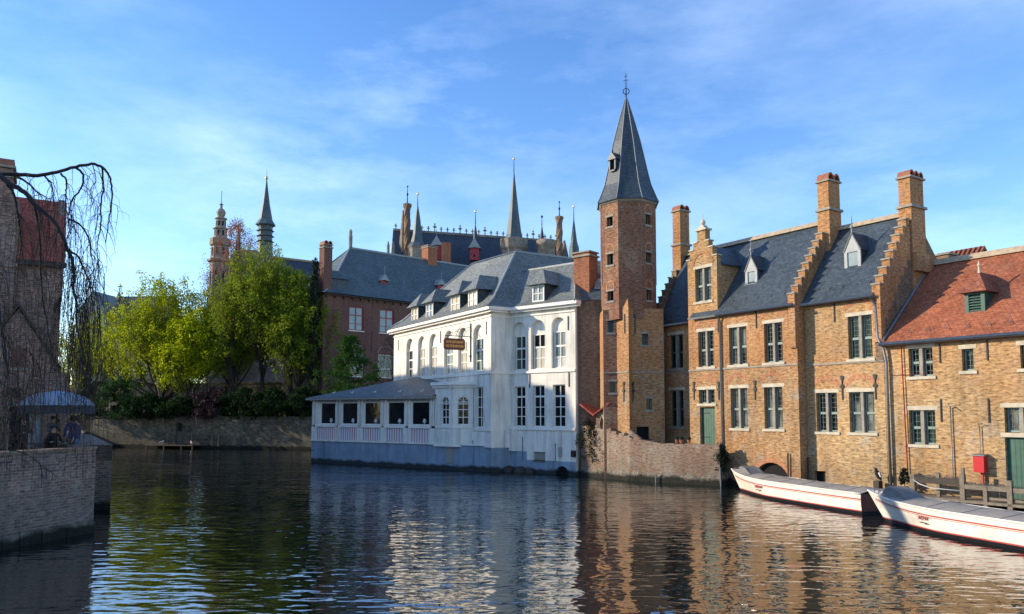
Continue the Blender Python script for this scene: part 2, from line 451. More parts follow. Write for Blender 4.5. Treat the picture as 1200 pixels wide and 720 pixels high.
def watermat():
    m, nt, b = newmat('canal water')
    b.inputs['Base Color'].default_value = (.006,.012,.011,1)
    b.inputs['Roughness'].default_value = .01; b.inputs['IOR'].default_value = 1.8
    b.inputs['Specular IOR Level'].default_value = .5
    pos = worldpos(nt)
    def n(sx, sy, sc, d, r):
        mp = nd(nt, 'ShaderNodeMapping'); nt.links.new(pos, mp.inputs[0]); mp.inputs['Scale'].default_value = (sx, sy, 1)
        mp.inputs['Rotation'].default_value = (0, 0, .12)
        return noise(nt, mp.outputs[0], sc, d, r)
    a = n(.5, 1.0, 2.7, 1.5, .45); c = n(.45, .9, .6, 1, .5)
    add = nd(nt, 'ShaderNodeMath', operation='MULTIPLY_ADD'); nt.links.new(c, add.inputs[0]); add.inputs[1].default_value = 1.2
    nt.links.new(a, add.inputs[2])
    # calmer and choppier patches
    pat = ramp(nt, n(.4, 1.0, .09, 3, .5), [(.35, .55), (.65, 1.25)])
    mul = nd(nt, 'ShaderNodeMath', operation='MULTIPLY'); nt.links.new(add.outputs[0], mul.inputs[0]); nt.links.new(pat, mul.inputs[1])
    bp = nd(nt, 'ShaderNodeBump'); bp.inputs['Strength'].default_value = 1.0; bp.inputs['Distance'].default_value = .04
    nt.links.new(mul.outputs[0], bp.inputs['Height']); nt.links.new(bp.outputs[0], b.inputs['Normal'])
    gl = nd(nt, 'ShaderNodeBsdfGlossy'); gl.inputs['Roughness'].default_value = .01; nt.links.new(bp.outputs[0], gl.inputs['Normal'])
    ms = nd(nt, 'ShaderNodeMixShader'); ms.inputs[0].default_value = .26
    nt.links.new(b.outputs[0], ms.inputs[1]); nt.links.new(gl.outputs[0], ms.inputs[2])
    nt.links.new(ms.outputs[0], nt.nodes['Material Output'].inputs['Surface'])
    return m
M['water'] = watermat()

# ------------------------------------------------------------------ camera, light, sky
cam = bpy.data.cameras.new('camera'); co = bpy.data.objects.new('camera', cam); C.objects.link(co)
cam.sensor_width = 36; cam.lens = 27; cam.shift_y = (418-360)/1200; cam.clip_end = 3000; cam.clip_start = .1
co.location = (0, 0, 4.3); co.rotation_euler = (PI/2 + math.atan(.0745), 0, 0)
scene.camera = co
AZ, EL = math.radians(174.5), math.radians(20.5)
sdir = Vector((math.cos(AZ)*math.cos(EL), math.sin(AZ)*math.cos(EL), math.sin(EL)))
sl = bpy.data.lights.new('sun', 'SUN'); so = bpy.data.objects.new('sun', sl); C.objects.link(so)
sl.energy = 3.2; sl.angle = math.radians(.5); sl.color = (1, .85, .64)
so.rotation_euler = sdir.to_track_quat('Z', 'Y').to_euler(); so.location = (-60, 0, 60)
w = bpy.data.worlds.new('World'); scene.world = w; w.use_nodes = True
nt = w.node_tree; bg = nt.nodes['Background']
sky = nd(nt, 'ShaderNodeTexSky', sky_type='NISHITA', sun_disc=False, sun_elevation=EL, sun_rotation=math.atan2(sdir.x, sdir.y), air_density=1.0, dust_density=.1, ozone_density=2.4)
hs = nd(nt, 'ShaderNodeHueSaturation'); hs.inputs['Saturation'].default_value = 1.22; hs.inputs['Hue'].default_value = .510; hs.inputs['Value'].default_value = .92; hs.inputs['Value'].default_value = 1.0
nt.links.new(sky.outputs[0], hs.inputs['Color'])
tc = nd(nt, 'ShaderNodeTexCoord').outputs['Generated']
mp = nd(nt, 'ShaderNodeMapping'); nt.links.new(tc, mp.inputs[0]); mp.inputs['Scale'].default_value = (2.2, 2.2, 6.5); mp.inputs['Rotation'].default_value = (0, .28, .3)
cn = noise(nt, mp.outputs[0], 1.15, 9, .62)
mp2 = nd(nt, 'ShaderNodeMapping'); nt.links.new(tc, mp2.inputs[0]); mp2.inputs['Scale'].default_value = (1.3, 1.3, 2.2)
cn2 = ramp(nt, noise(nt, mp2.outputs[0], 1.6, 3, .5), [(.35, .15), (.65, 1.0)])
cf = ramp(nt, cn, [(.42, 0.0), (.80, .38)])
cm = nd(nt, 'ShaderNodeMath', operation='MULTIPLY'); nt.links.new(cf, cm.inputs[0]); nt.links.new(cn2, cm.inputs[1])
cc = mix(nt, cm.outputs[0], hs.outputs[0], (6.2, 7.4, 9.0))
nt.links.new(cc, bg.inputs['Color']); bg.inputs['Strength'].default_value = .15
scene.view_settings.view_transform = 'Standard'; scene.view_settings.look = 'None'
scene.view_settings.exposure = .95; scene.view_settings.gamma = 1; scene.view_settings.use_curve_mapping = False

# ------------------------------------------------------------------ ground and water
canal = [(-22,4),(-20,10),(-16.5,24.65),(-15.6,28.2),(-19.2,33.2),(-18.8,34.9),(-18.1,35.0),(-29,52),(-56,101.3),
         (-52.03,100.4),(-23.87,92.2),(-9,87.9),(-14,77),(-17.2,69.2),(-1.3,58),(.5,57.8),(4.6,54.6),(8,51),(12.4,47.9),(12.95,47.9),(16.9,43.6),(20.1,39.8),(24.6,33.2),(28.5,28),(31,20),(31,4)]
def ground():
    outer = [(-700,-300),(700,-300),(700,1200),(-700,1200)]
    loops = [[Vector((x,y,0)) for x,y in outer], [Vector((x,y,0)) for x,y in canal]]
    pts = outer + canal
    mb = MB()
    for t in tessellate_polygon(loops):
        mb.face([(pts[i][0], pts[i][1], 2.1) for i in t])
    n = len(canal)
    for i in range(n):
        a, b = canal[i], canal[(i+1) % n]
        mb.face([(a[0],a[1],-1.5),(b[0],b[1],-1.5),(b[0],b[1],2.1),(a[0],a[1],2.1)])
    return struct(mb.build('ground', M['earth']))
ground()
mb = MB(); mb.face([(-75,2,0),(45,2,0),(45,110,0),(-75,110,0)]); struct(mb.build('water', M['water']))
# raised garden behind the far quay
mb = MB(); mb.prism([(-75,104.5),(-52.3,100.7),(-24,92.7),(-9,88.4),(20,100),(60,160),(-110,160)], 1.9, 3.85); struct(mb.build('garden_terrain', M['garden']))

# ------------------------------------------------------------------ window builders
def mullioned(th, fr, u0, u1, z0, z1, o=0.0, rev=.26, glassm=None, sill=True, lintel=True, single=False, dark=False, arch=False, trans=.45):
    w = u1-u0; um = (u0+u1)/2; d = o-rev+.03
    fm = MB(); halves = [(u0, u1)] if single else [(u0, um), (um, u1)]
    for a, b in halves:
        a += .05; b -= .05
        if not single:
            if a < um < b + .1 and b < um + .01: b -= .07
            else: a += .07
        t = .055
        fm.box(fr, a, a+t, d-.04, d+.03, z0+.02, z1-.02); fm.box(fr, b-t, b, d-.04, d+.03, z0+.02, z1-.02)
        fm.box(fr, a+t, b-t, d-.04, d+.03, z0+.02, z0+.1); fm.box(fr, a+t, b-t, d-.04, d+.03, z1-.09, z1-.02)
        if z1-z0 > 1.3:
            zt = z0 + (z1-z0)*trans; fm.box(fr, a+t, b-t, d-.04, d+.045, zt, zt+.13)
    win = fm.build('window', M['green'] if dark else M['frame_green'], th)
    g = MB(); g.face([fr.P(u0,d-.03,z0), fr.P(u1,d-.03,z0), fr.P(u1,d-.03,z1), fr.P(u0,d-.03,z1)]); g.build('pane', glassm or M[random.choice(['glass','glass','glass_green','glass_curtain','glass_dark'])], win)
    # leading
    lm = MB()
    nx = max(2, int(round(w/.24))); nz = max(3, int(round((z1-z0)/.27)))
    for i in range(1, nx):
        x = u0+w*i/nx
        if abs(x-um) > .09 or single: lm.box(fr, x-.008, x+.008, d-.03, d-.008, z0+.1, z1-.1)
    for j in range(1, nz):
        z = z0+(z1-z0)*j/nz; lm.box(fr, u0+.08, u1-.08, d-.03, d-.006, z-.008, z+.008)
    if not dark: lm.build('leading', M['lead_came'], win)
    if not single:
        mm = MB(); mm.box(fr, um-.075, um+.075, d-.05, o-.05, z0, z1); mm.build('mullion', M['mullion'], win)
    if lintel:
        l = MB(); l.box(fr, u0-.14, u1+.14, o-.1, o+.012, z1, z1+.2); l.build('lintel', M['stone'], win)
    if sill:
        l = MB(); l.box(fr, u0-.14, u1+.14, o-rev+.02, o+.07, z0-.14, z0+.01); l.build('sill', M['stone'] if not dark else M['mullion'], win)
    if arch:
        a = MB(); K = 10; c = um; R = w*.62; rise = .42; zb = z1+.26
        for k in range(K):
            t0, t1 = -1+2*k/K, -1+2*(k+1)/K
            f = lambda t: zb + rise*(1-t*t)
            p = [(c+R*t0, f(t0)), (c+R*t1, f(t1)), (c+R*1.12*t1, f(t1)+.27), (c+R*1.12*t0, f(t0)+.27)]
            a.face([fr.P(x, o+.008, z) for x, z in p])
        a.build('brick_arch', M['arch_brick'], win)
    return win

def white_window(th, fr, u0, u1, z0, z1, o=0.0, rev=.2, cols=2, rows=3, glassm=None, trans=None, arch=0, frame=None, t=.07, sill=False, name='window'):
    d = o-rev+.03; fm = MB(); fmat = frame or M['white_trim']; zt = z1-arch
    fm.box(fr, u0, u0+t, d-.04, d+.04, z0, zt); fm.box(fr, u1-t, u1, d-.04, d+.04, z0, zt)
    fm.box(fr, u0+t, u1-t, d-.04, d+.04, z0, z0+t)
    if not arch: fm.box(fr, u0+t, u1-t, d-.04, d+.04, z1-t, z1)
    for i in range(1, cols):
        x = u0+(u1-u0)*i/cols; fm.box(fr, x-t*.42, x+t*.42, d-.035, d+.03, z0+t, z1-t*.5)
    zs = [z0+(zt-z0)*j/rows for j in range(1, rows)] if not trans else trans
    for k, z in enumerate(zs):
        b = .03 if not trans or k else .065
        fm.box(fr, u0+t, u1-t, d-.038, d+.028, z-b, z+b)
    if arch:
        K = 10; um = (u0+u1)/2; R = (u1-u0)/2
        for k in range(K):
            t0, t1 = PI*k/K, PI*(k+1)/K
            pts = []
            for rr, tt in ((R,t0),(R,t1),(R-t,t1),(R-t,t0)):
                pts.append(fr.P(um-rr*math.cos(tt), d+.03, zt+rr*math.sin(tt)*arch/R))
            fm.face(pts)
        fm.box(fr, u0+t, u1-t, d-.04, d+.04, zt-.03, zt+.03)
        for q in (PI/4, 3*PI/4):
            x = um - (R-t)*math.cos(q)*.95; z = zt+(R-t)*math.sin(q)*.95
            fm.face([fr.P(um-.02, d+.02, zt), fr.P(um+.02, d+.02, zt), fr.P(x+.02, d+.02, z), fr.P(x-.02, d+.02, z)])
    win = fm.build(name, fmat, th)
    g = MB(); g.face([fr.P(u0,d-.03,z0), fr.P(u1,d-.03,z0), fr.P(u1,d-.03,z1), fr.P(u0,d-.03,z1)]); g.build('pane', glassm or M['glass'], win)
    if sill:
        s = MB(); s.box(fr, u0-.1, u1+.1, d, o+.1, z0-.12, z0-.01); s.build('sill', M['white_trim'], win)
    return win

def anchor(th, fr, u, z0, z1, o=0.0, fancy=True):
    a = MB(); a.box(fr, u-.03, u+.03, o, o+.05, z0, z1)
    if fancy:
        h = z1-z0
        for zc, r in ((z0+h*.55, .14), (z0+h*.88, .09)):
            a.extr(fr, [(u-r, zc), (u, zc-.17), (u+r, zc), (u, zc+.17)], o, o+.055)
        a.box(fr, u-.11, u+.11, o, o+.053, z1-.08, z1-.02)
    a.build('wall_anchor', M['iron'], th)

def pipe(th, pts, r=.055, mat='zinc', name='downpipe'):
    mb = MB(); mb.tube(pts, r, 8); o = mb.build(name, M[mat], th); return o

def gable_roof(mb, fr, u0, u1, o_eave, z_eave, o_ridge, z_ridge, o_back=None, z_back=None, th=.12):
    ob = o_back if o_back is not None else 2*o_ridge - o_eave
    zb = z_back if z_back is not None else z_eave
    mb.extru(fr, [(o_eave, z_eave), (o_ridge, z_ridge), (ob, zb), (ob, zb-th), (o_ridge, z_ridge-th*1.6), (o_eave, z_eave-th)], u0, u1)

def chimney(th, fr, u0, u1, o0, o1, z0, z1, collar, mat='brick_tan', pots=True, name='chimney'):
    c = MB(); e = .1
    c.box(fr, u0, u1, o0, o1, z0, collar+.001)
    c.box(fr, u0+.03, u1-.03, o0+.03, o1-.03, collar+.14, z1)
    ch = c.build(name, M[mat], th)
    k = MB(); k.box(fr, u0-e, u1+e, o0-e, o1+e, collar, collar+.14); k.build('collar', M['mullion'], ch)
    k = MB(); k.box(fr, u0-e*.7, u1+e*.7, o0-e*.7, o1+e*.7, z1, z1+.1)
    k.build('cap', M['mullion'], ch)
    if pots:
        uc = (u0+u1)/2; w = (u1-u0)*.34
        p = MB()
        # half-round tile covers across the flue, open arches at each end
        n = 2 if (o1-o0) < 1.2 else 3
        for i in range(n):
            oc = o0+(o1-o0)*(i+.5)/n; K = 8; ro = (o1-o0)/n*.5
            for k in range(K):
                a0, a1 = PI*k/K, PI*(k+1)/K
                q = lambda a, R: (oc+R*math.cos(a), z1+.1+R*math.sin(a)*1.55)
                pts = [q(a0, ro), q(a1, ro), q(a1, ro*.72), q(a0, ro*.72)]
                for a in range(4):
                    b = (a+1) % 4
                    p.face([fr.P(u0,*pts[a]), fr.P(u0,*pts[b]), fr.P(u1,*pts[b]), fr.P(u1,*pts[a])])
                for uu in (u0, u1): p.face([fr.P(uu,*x) for x in pts])
        p.build('tile_cap', M['terracotta'], ch)
    return ch

def text_mesh(name, body, size, mat, parent, fr, u, o, z, depth=.02, flip=False, width=None):
    cu = bpy.data.curves.new(name, 'FONT'); cu.body = body; cu.size = size; cu.extrude = depth/2; cu.offset = .008; cu.align_x = 'CENTER'; cu.align_y = 'CENTER'
    tmp = bpy.data.objects.new('tmp', cu); C.objects.link(tmp)
    dg = bpy.context.evaluated_depsgraph_get(); me = bpy.data.meshes.new_from_object(tmp.evaluated_get(dg))
    bpy.data.objects.remove(tmp); me.name = name
    xs = [v.co.x for v in me.vertices]; k = 1.0
    if width: k = width/(max(xs)-min(xs))
    off = world_loc(parent)
    for v in me.vertices:
        p = fr.P(u + v.co.x*k, o + v.co.z, z + v.co.y) - off
        v.co = p
    me.materials.clear(); me.materials.append(M[mat])
    ob = bpy.data.objects.new(name, me); C.objects.link(ob); ob.parent = parent; ob['_loc'] = list(off)
    return ob
#PART2
# ------------------------------------------------------------------ right bank: the gabled brick house
dA = Vector((.555, -.832)).normalized(); nA = Vector((dA.y, -dA.x))
oA = Vector((12.95, 47.5)); oB = oA + dA*5.504 - nA*.7; oC = oB + dA*4.62
FA = Fr(oA, oA+dA); FB = Fr(oB, oB+dA); FC = Fr(oC, oC+dA)

hs_ = thing('gabled_brick_house', 'tan brick house with stepped gable dormer, green door and slate roof beside the round tower', 'house', (*FA.xy(0, -2), 0))
rec = -.9       # the bay beside the tower is set back
wl = MB()
holesA = [(.67,1.99,7.25,9.55),(3.27,4.53,7.25,9.55),(.70,1.95,3.42,5.84),(3.17,4.42,3.42,5.84),
          (-1.83,-.56,7.25,9.52),(-1.85,-.55,4.93,5.82),(-1.80,-.56,2.35,4.72),(2.37,4.74,-.3,1.50,1.05)]
wl.wall(FA, -2.65, 5.5, -1.2, 10.5, holesA, rev=.28)
wl.box(FA, 5.06, 5.5, -8, -.002, -1.2, 10.6)        # party wall return
wl.wall(FA, -6.6, -2.66, -1.2, 10.4, [(-5.3,-4.02,7.35,9.64),(-5.3,-4.05,3.43,5.88)], o=rec, rev=.28)
wl.face([FA.P(-2.65,0,-1.2),FA.P(-2.65,rec,-1.2),FA.P(-2.65,rec,10.5),FA.P(-2.65,0,10.5)])
wl.face([FA.P(-6.6,rec,-1),FA.P(-6.6,-8,-1),FA.P(-6.6,-8,10.5),FA.P(-6.6,rec,10.5)])
wl.face([FA.P(-6.6,-8,-1),FA.P(5.5,-8,-1),FA.P(5.5,-8,10.5),FA.P(-6.6,-8,10.5)])
wl.build('wall', M['brick_tan'], hs_)
# string course
sc = MB(); sc.box(FA, -2.66, 5.52, -.05, .05, 7.02, 7.12); sc.build('string_course', M['mullion'], hs_); sc = MB(); sc.box(FA, -6.0, -2.66, rec-.05, rec+.05, 7.02, 7.12); sc.build('string_course', M['mullion'], hs_)
sc = MB(); sc.box(FA, -2.66, .1, -.05, .05, 10.42, 10.5); sc.build('string_course', M['mullion'], hs_)
for a in ((.67,1.99,7.25,9.55),(3.27,4.53,7.25,9.55)):
    mullioned(hs_, FA, *a, arch=True)
for a in ((.70,1.95,3.42,5.84),(3.17,4.42,3.42,5.84)):
    mullioned(hs_, FA, *a, arch=True)
mullioned(hs_, FA, -1.83,-.56,7.25,9.52, arch=True)
mullioned(hs_, FA, -1.85,-.55,4.93,5.82, arch=True)
mullioned(hs_, FA, -5.3,-4.02,7.35,9.64, o=rec, dark=True, glassm=M['glass_dark'], arch=True)
mullioned(hs_, FA, -5.3,-4.05,3.43,5.88, o=rec, dark=True, glassm=M['glass_dark'], arch=True)
d = MB(); d.box(FA, -1.80,-.56,-.27,-.2,2.35,4.72); dr = d.build('door', M['door_green'], hs_)
d = MB(); d.box(FA, -.74,-.69,-.2,-.14,3.3,3.5); d.build('handle', M['iron'], dr)
d = MB()
for z in (2.8, 4.3): d.box(FA, -1.75, -1.15, -.2, -.185, z, z+.06)
d.build('hinge', M['iron'], dr)
# water gate arch: dark void and brick ring
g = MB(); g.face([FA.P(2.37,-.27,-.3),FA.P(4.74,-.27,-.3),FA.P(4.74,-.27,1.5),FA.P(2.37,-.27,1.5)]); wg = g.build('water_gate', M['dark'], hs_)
r = MB(); K = 14; c = 3.555; R = 1.185
for k in range(K):
    t0, t1 = PI*k/K, PI*(k+1)/K
    r.face([FA.P(c-R*math.cos(t0)*s, .012, .45+1.05*math.sin(t0)*s) if False else FA.P(c-R*s*math.cos(t), .012, .45+(1.05 if s==1 else 1.05*1.24)*math.sin(t)) for t, s in ((t0,1),(t1,1),(t1,1.2),(t0,1.2))])
r.build('brick_arch', M['arch_brick'], wg)
for u, z0 in ((-2.25,5.1),(-.2,5.05),(2.55,5.0),):
    anchor(hs_, FA, u, z0+.1, z0+1.25)
for u in (-.15, 2.75, 5.0): anchor(hs_, FA, u, 9.35, 10.35, fancy=False)
# roof
rf = MB(); gable_roof(rf, FA, -2.3, 5.05, .25, 10.45, -3.7, 15.75); gable_roof(rf, FA, -6.2, -2.3, rec+.2, 10.35, -3.7, 15.75)
roofA = rf.build('roof', M['slate'], hs_)
rg = MB(); rg.extru(FA, [(-3.95,15.62),(-3.7,15.93),(-3.45,15.62)], -6.2, 5.1); rg.build('ridge', M['ridge'], roofA)
gt = MB(); gt.tube([FA.P(-.1,.32,10.42),FA.P(5.5,.32,10.42)], .09, 8); gt.build('gutter', M['zinc'], hs_); gt = MB(); gt.tube([FA.P(-5.9,rec+.3,10.32),FA.P(-2.7,rec+.3,10.32)], .08, 8); gt.build('gutter', M['zinc'], hs_)
gp = MB(); gp.box(FA, -5.9,-2.67,rec+.02,rec+.24,10.3,10.36); gp.build('fascia', M['green_copper'], hs_)
pipe(hs_, [FA.P(.05,.32,10.4), FA.P(.05,.1,10.05), FA.P(.05,.1,2.0), FA.P(.05,.12,.6)], .06)
pipe(hs_, [FA.P(-5.66,rec+.3,10.25), FA.P(-5.66,rec+.1,9.9), FA.P(-5.66,rec+.1,2.2)], .055)
# stepped gable between the two houses, with its chimney
def stepped(th, fr, u0, u1, o_start, z_start, n, do, dz, z_base=8, mat='brick_tan', cap='mullion'):
    s = MB(); cs = []
    for i in range(n):
        oa = o_start - i*do; ob = oa - do
        zt = z_start + i*dz
        s.box(fr, u0, u1, ob+.0, oa, z_base if i == 0 else z_start-2.2+i*dz, zt)
        c = MB(); c.box(fr, u0-.04, u1+.04, ob+.1 if i < n-1 else ob, oa+.05, zt, zt+.08); cs.append(c)
    p = s.build('stepped_gable', M[mat], th)
    for c in cs: c.build('coping_stone', M[cap], p)
    return p
stepped(hs_, FA, 5.06, 5.502, .14, 11.05, 9, .345, .475)
chimney(hs_, FA, 5.02, 5.80, -4.1, -2.93, 12, 18.0, 16.25)
b = MB(); b.extru(FA, [(0,10.5),(-3.7,15.6),(-8,10.5)], 5.08, 5.48); b.build('gable_wall', M['brick_tan'], hs_)
# left gable behind the tower
stepped(hs_, FA, -6.85, -6.4, -.8, 11.5, 8, .34, .5, mat='brick_brown')
chimney(hs_, FA, -7.0, -6.2, -4.1, -3.1, 12, 18.9, 16.4)
# the stepped dormer gable
gd = MB(); hh = [(-2.0,-.68,11.45,13.6)]
gd.wall(FA, -2.63,-.18,10.505,13.75, hh, rev=.25)
gd.box(FA, -2.63,-.18,-.4,-.002,13.75,14.25); gd.box(FA, -2.40,-.50,-.4,-.002,14.25,14.85); gd.box(FA, -2.12,-.82,-.4,-.002,14.85,15.3)
gd.box(FA, -1.76,-1.08,-.45,-.002,15.3,16.05)
gd.face([FA.P(-2.63,0,10.5),FA.P(-2.63,-2.6,10.5),FA.P(-2.63,-2.6,13.9),FA.P(-2.63,0,13.9)])
gd.face([FA.P(-.18,0,10.5),FA.P(-.18,-2.6,10.5),FA.P(-.18,-2.6,13.75),FA.P(-.18,0,13.75)])
dg = gd.build('dormer_gable', M['brick_yellow'], hs_)
for a, b_, z in ((-2.70,-2.36,14.25),(-.54,-.11,14.25),(-2.47,-2.08,14.85),(-.86,-.43,14.85),(-2.19,-1.74,15.3),(-1.1,-.75,15.3)):
    cp = MB(); cp.box(FA, a, b_, -.46, .06, z+.002, z+.08); cp.build('coping_stone', M['stone'], dg)
cp = MB(); cp.box(FA, -1.88,-.96,-.52,.1,16.05,16.17)
cp.extr(FA, [(-1.75,16.17),(-1.09,16.17),(-1.3,16.42),(-1.54,16.42)], -.4, 0); cp.build('coping', M['stone'], dg)
fi = MB(); fi.blob(FA.P(-1.42,-.2,16.6), .17,.17,.2); fi.tube([FA.P(-1.42,-.2,16.7),FA.P(-1.42,-.2,17.15)], .025); fi.build('finial', M['stone'], dg)
mullioned(dg, FA, -2.0,-.68,11.45,13.6)
ar = MB(); K = 12
for k in range(K):
    t0, t1 = PI*k/K, PI*(k+1)/K
    ar.face([FA.P(-1.34-R_*math.cos(t), .03, 13.82+R_*math.sin(t)*1.0) for t, R_ in ((t0,.72),(t1,.72),(t1,.90),(t0,.90))])
ar.build('blind_arch', M['arch_brick'], dg)
dr_ = MB(); dr_.extr(FA, [(-2.75,13.75),(-1.4,15.15),(-.06,13.75),(-.06,13.65),(-1.4,15.0),(-2.75,13.65)], -3.6, -.42); dr_.build('dormer_roof', M['slate'], dg)

def slate_dormer(th, fr, uc, o, z0, w, h, roofh, depth, glassm, fin=True):
    """small pointed slate dormer with pale surround"""
    f = MB(); a, b = uc-w/2, uc+w/2; t = .12
    f.extr(fr, [(a-.06,z0),(a+t,z0),(a+t,z0+h),(a-.06,z0+h)], o-.08, o+.03); f.extr(fr, [(b-t,z0),(b+.06,z0),(b+.06,z0+h),(b-t,z0+h)], o-.08, o+.03)
    f.box(fr, a-.1, b+.1, o-.05, o+.1, z0-.1, z0+.08); f.box(fr, a+t, b-t, o-.08, o+.03, z0+h-.1, z0+h)
    f.extr(fr, [(a-.06,z0+h),(b+.06,z0+h),(uc,z0+h+roofh)], o-.08, o+.025)
    d = f.build('dormer', M['lead'], th)
    g = MB(); g.face([fr.P(a+t,o-.03,z0), fr.P(b-t,o-.03,z0), fr.P(b-t,o-.03,z0+h), fr.P(a+t,o-.03,z0+h)]); g.build('pane', glassm, d)
    c = MB(); c.box(fr, a, b, o-depth, o-.085, z0-.3, z0+h); c.build('cheek', M['slate'], d)
    r = MB(); r.extr(fr, [(a-.12,z0+h-.04),(uc,z0+h+roofh+.05),(b+.12,z0+h-.04),(b+.05,z0+h-.08),(uc,z0+h+roofh-.05),(a-.05,z0+h-.08)], o-depth-.6, o+.06); r.build('dormer_roof', M['slate'], d)
    if fin:
        k = MB(); k.tube([fr.P(uc,o,z0+h+roofh), fr.P(uc,o,z0+h+roofh+1.0)], [.05,.02]); k.blob(fr.P(uc,o,z0+h+roofh+.35), .09,.09,.12, 6, 4); k.build('finial', M['lead'], d)
    return d
slate_dormer(hs_, FA, 1.5, -1.2, 12.2, .78, .95, .9, 1.6, M['glass_pale'])
def hooks(th, fr, u0, u1, o, z, n):
    h = MB()
    for i in range(n):
        u = u0 + (u1-u0)*(i+.5)/n; h.tube([fr.P(u-.1,o-.08,z+.12), fr.P(u,o+.04,z-.04), fr.P(u+.1,o-.08,z+.12)], .02, 4)
    h.build('roof_hook', M['zinc'], th)
hooks(roofA, FA, .3, 5, -.25, 11.2, 5)

# ------------------------------------------------------------------ second brick house
h3 = thing('slate_roofed_house', 'tan brick house with steep slate roof between two stepped gables', 'house', (*FB.xy(2, -2), 0))
wl = MB(); wl.wall(FB, 0, 4.62, -1.2, 10.5, [(2.67,4.03,7.2,9.5),(.60,1.88,3.3,5.45),(2.60,4.03,3.3,5.45),(.35,1.05,-.3,1.15)], rev=.28)
wl.face([FB.P(4.62,0,-1.2),FB.P(4.62,-8,-1.2),FB.P(4.62,-8,10.5),FB.P(4.62,0,10.5)])
wl.face([FB.P(0,-8,-1.2),FB.P(4.62,-8,-1.2),FB.P(4.62,-8,10.5),FB.P(0,-8,10.5)])
wl.build('wall', M['brick_yellow'], h3)
sc = MB(); sc.box(FB, 0, 4.64, -.05, .05, 6.98, 7.08); sc.build('string_course', M['mullion'], h3)
mullioned(h3, FB, 2.67,4.03,7.2,9.5, arch=True); mullioned(h3, FB, .60,1.88,3.3,5.45, arch=True); mullioned(h3, FB, 2.60,4.03,3.3,5.45, arch=True)
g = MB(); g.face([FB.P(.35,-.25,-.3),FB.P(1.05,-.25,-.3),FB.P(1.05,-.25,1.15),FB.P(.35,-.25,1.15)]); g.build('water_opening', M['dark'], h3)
for u in (2.24, 4.12): anchor(h3, FB, u, 5.05, 6.35)
for u in (1.9,): anchor(h3, FB, u, 9.3, 10.3, fancy=False)
rf = MB(); gable_roof(rf, FB, -.1, 4.3, .28, 10.45, -3.3, 15.25); r3 = rf.build('roof', M['slate'], h3)
rg = MB(); rg.extru(FB, [(-3.55,15.12),(-3.3,15.43),(-3.05,15.12)], -.1, 4.3); rg.build('ridge', M['ridge'], r3)
gt = MB(); gt.tube([FB.P(0,.35,10.42),FB.P(4.35,.35,10.42)], .09, 8); gt.build('gutter', M['zinc'], h3)
stepped(h3, FB, 4.2, 4.64, .16, 11.0, 9, .34, .475, mat='brick_tan')
b = MB(); b.extru(FB, [(.05,7),(.05,10.6),(-3.5,15.2),(-8,10.5),(-8,7)], 4.22, 4.632); b.build('gable_wall', M['brick_brown'], h3)
chimney(h3, FB, 4.0, 4.72, -4.4, -3.0, 10, 17.2, 15.55)
bl = MB(); bl.extru(FB, [(-3.0,12),(-3.0,13.0),(-4.6,13.0),(-4.6,12)], 4.64, 4.95); bl.build('flue_shoulder', M['brick_tan'], h3)
slate_dormer(h3, FB, 2.33, -1.2, 12.1, .86, 1.25, .95, 1.7, M['glass_pale'])
hooks(r3, FB, .3, 4.2, -.25, 11.2, 5)
pipe(h3, [FB.P(4.2,.35,10.4), FB.P(4.35,.14,9.9), FB.P(4.42,.14,8.2), FB.P(4.75,.2,7.6), FB.P(4.85,.16,6.9), FB.P(4.85,.16,.2)], .075)
for u, o, z0, z1 in ((-.75,.82,.3,2.1),(.12,.25,.2,1.9)):
    pl = MB(); pl.tube([FB.P(u,o,z0),FB.P(u+.03,o,z1)], .04, 6); pl.build('mooring_rail', M['iron'], h3)

# ------------------------------------------------------------------ low house with red tiles
h4 = thing('red_roofed_house', 'low yellow brick house with red tiled roof and louvred dormer at the right edge', 'house', (*FC.xy(5, -3), 0))
holes = [(1.30,2.49,6.13,7.55),(3.86,4.39,6.3,7.35),(6.36,7.3,6.29,7.35),(1.20,2.50,2.78,4.48),(5.59,6.95,3.45,4.58),(5.56,6.98,.5,3.25),(9.2,10.5,2.8,4.5),(9.2,10.4,6.2,7.4)]
wl = MB(); wl.wall(FC, .02, 13, -1.2, 7.85, holes, rev=.26)
wl.box(FC, 0.03, 13, -10, -9.8, -1, 7.8); wl.box(FC, 12.8, 13, -9.8, -.01, -1, 7.8)
wl.extru(FC, [(0,7.8),(-4.9,12.6),(-9.8,7.8)], 12.7, 12.95)
wl.build('wall', M['brick_yellow'], h4)
mullioned(h4, FC, 1.30,2.49,6.13,7.55); mullioned(h4, FC, 3.86,4.39,6.3,7.35, single=True); mullioned(h4, FC, 6.36,7.3,6.29,7.35)
mullioned(h4, FC, 1.20,2.50,2.78,4.48, glassm=M['glass']); mullioned(h4, FC, 5.59,6.95,3.45,4.58, sill=False)
mullioned(h4, FC, 9.2,10.5,2.8,4.5); mullioned(h4, FC, 9.2,10.4,6.2,7.4)
l = MB(); l.box(FC, 5.4, 7.15, -.1, .03, 3.25, 3.44); l.build('lintel', M['stone'], h4)
d = MB(); d.box(FC, 5.56,6.98,-.26,-.18,.5,3.25); dr = d.build('door', M['door_green'], h4)
d = MB(); d.box(FC, 6.24,6.28,-.179,-.15,.5,3.25); d.build('hinge_post', M['green_dark'], dr)
for u in (2.85, 5.0): anchor(h4, FC, u, 6.75, 7.7, fancy=False); anchor(h4, FC, u-.05, 3.9, 5.0, fancy=False)
rf = MB(); gable_roof(rf, FC, .05, 13.1, .3, 7.85, -4.9, 12.6); r4 = rf.build('roof', M['red_tile'], h4)
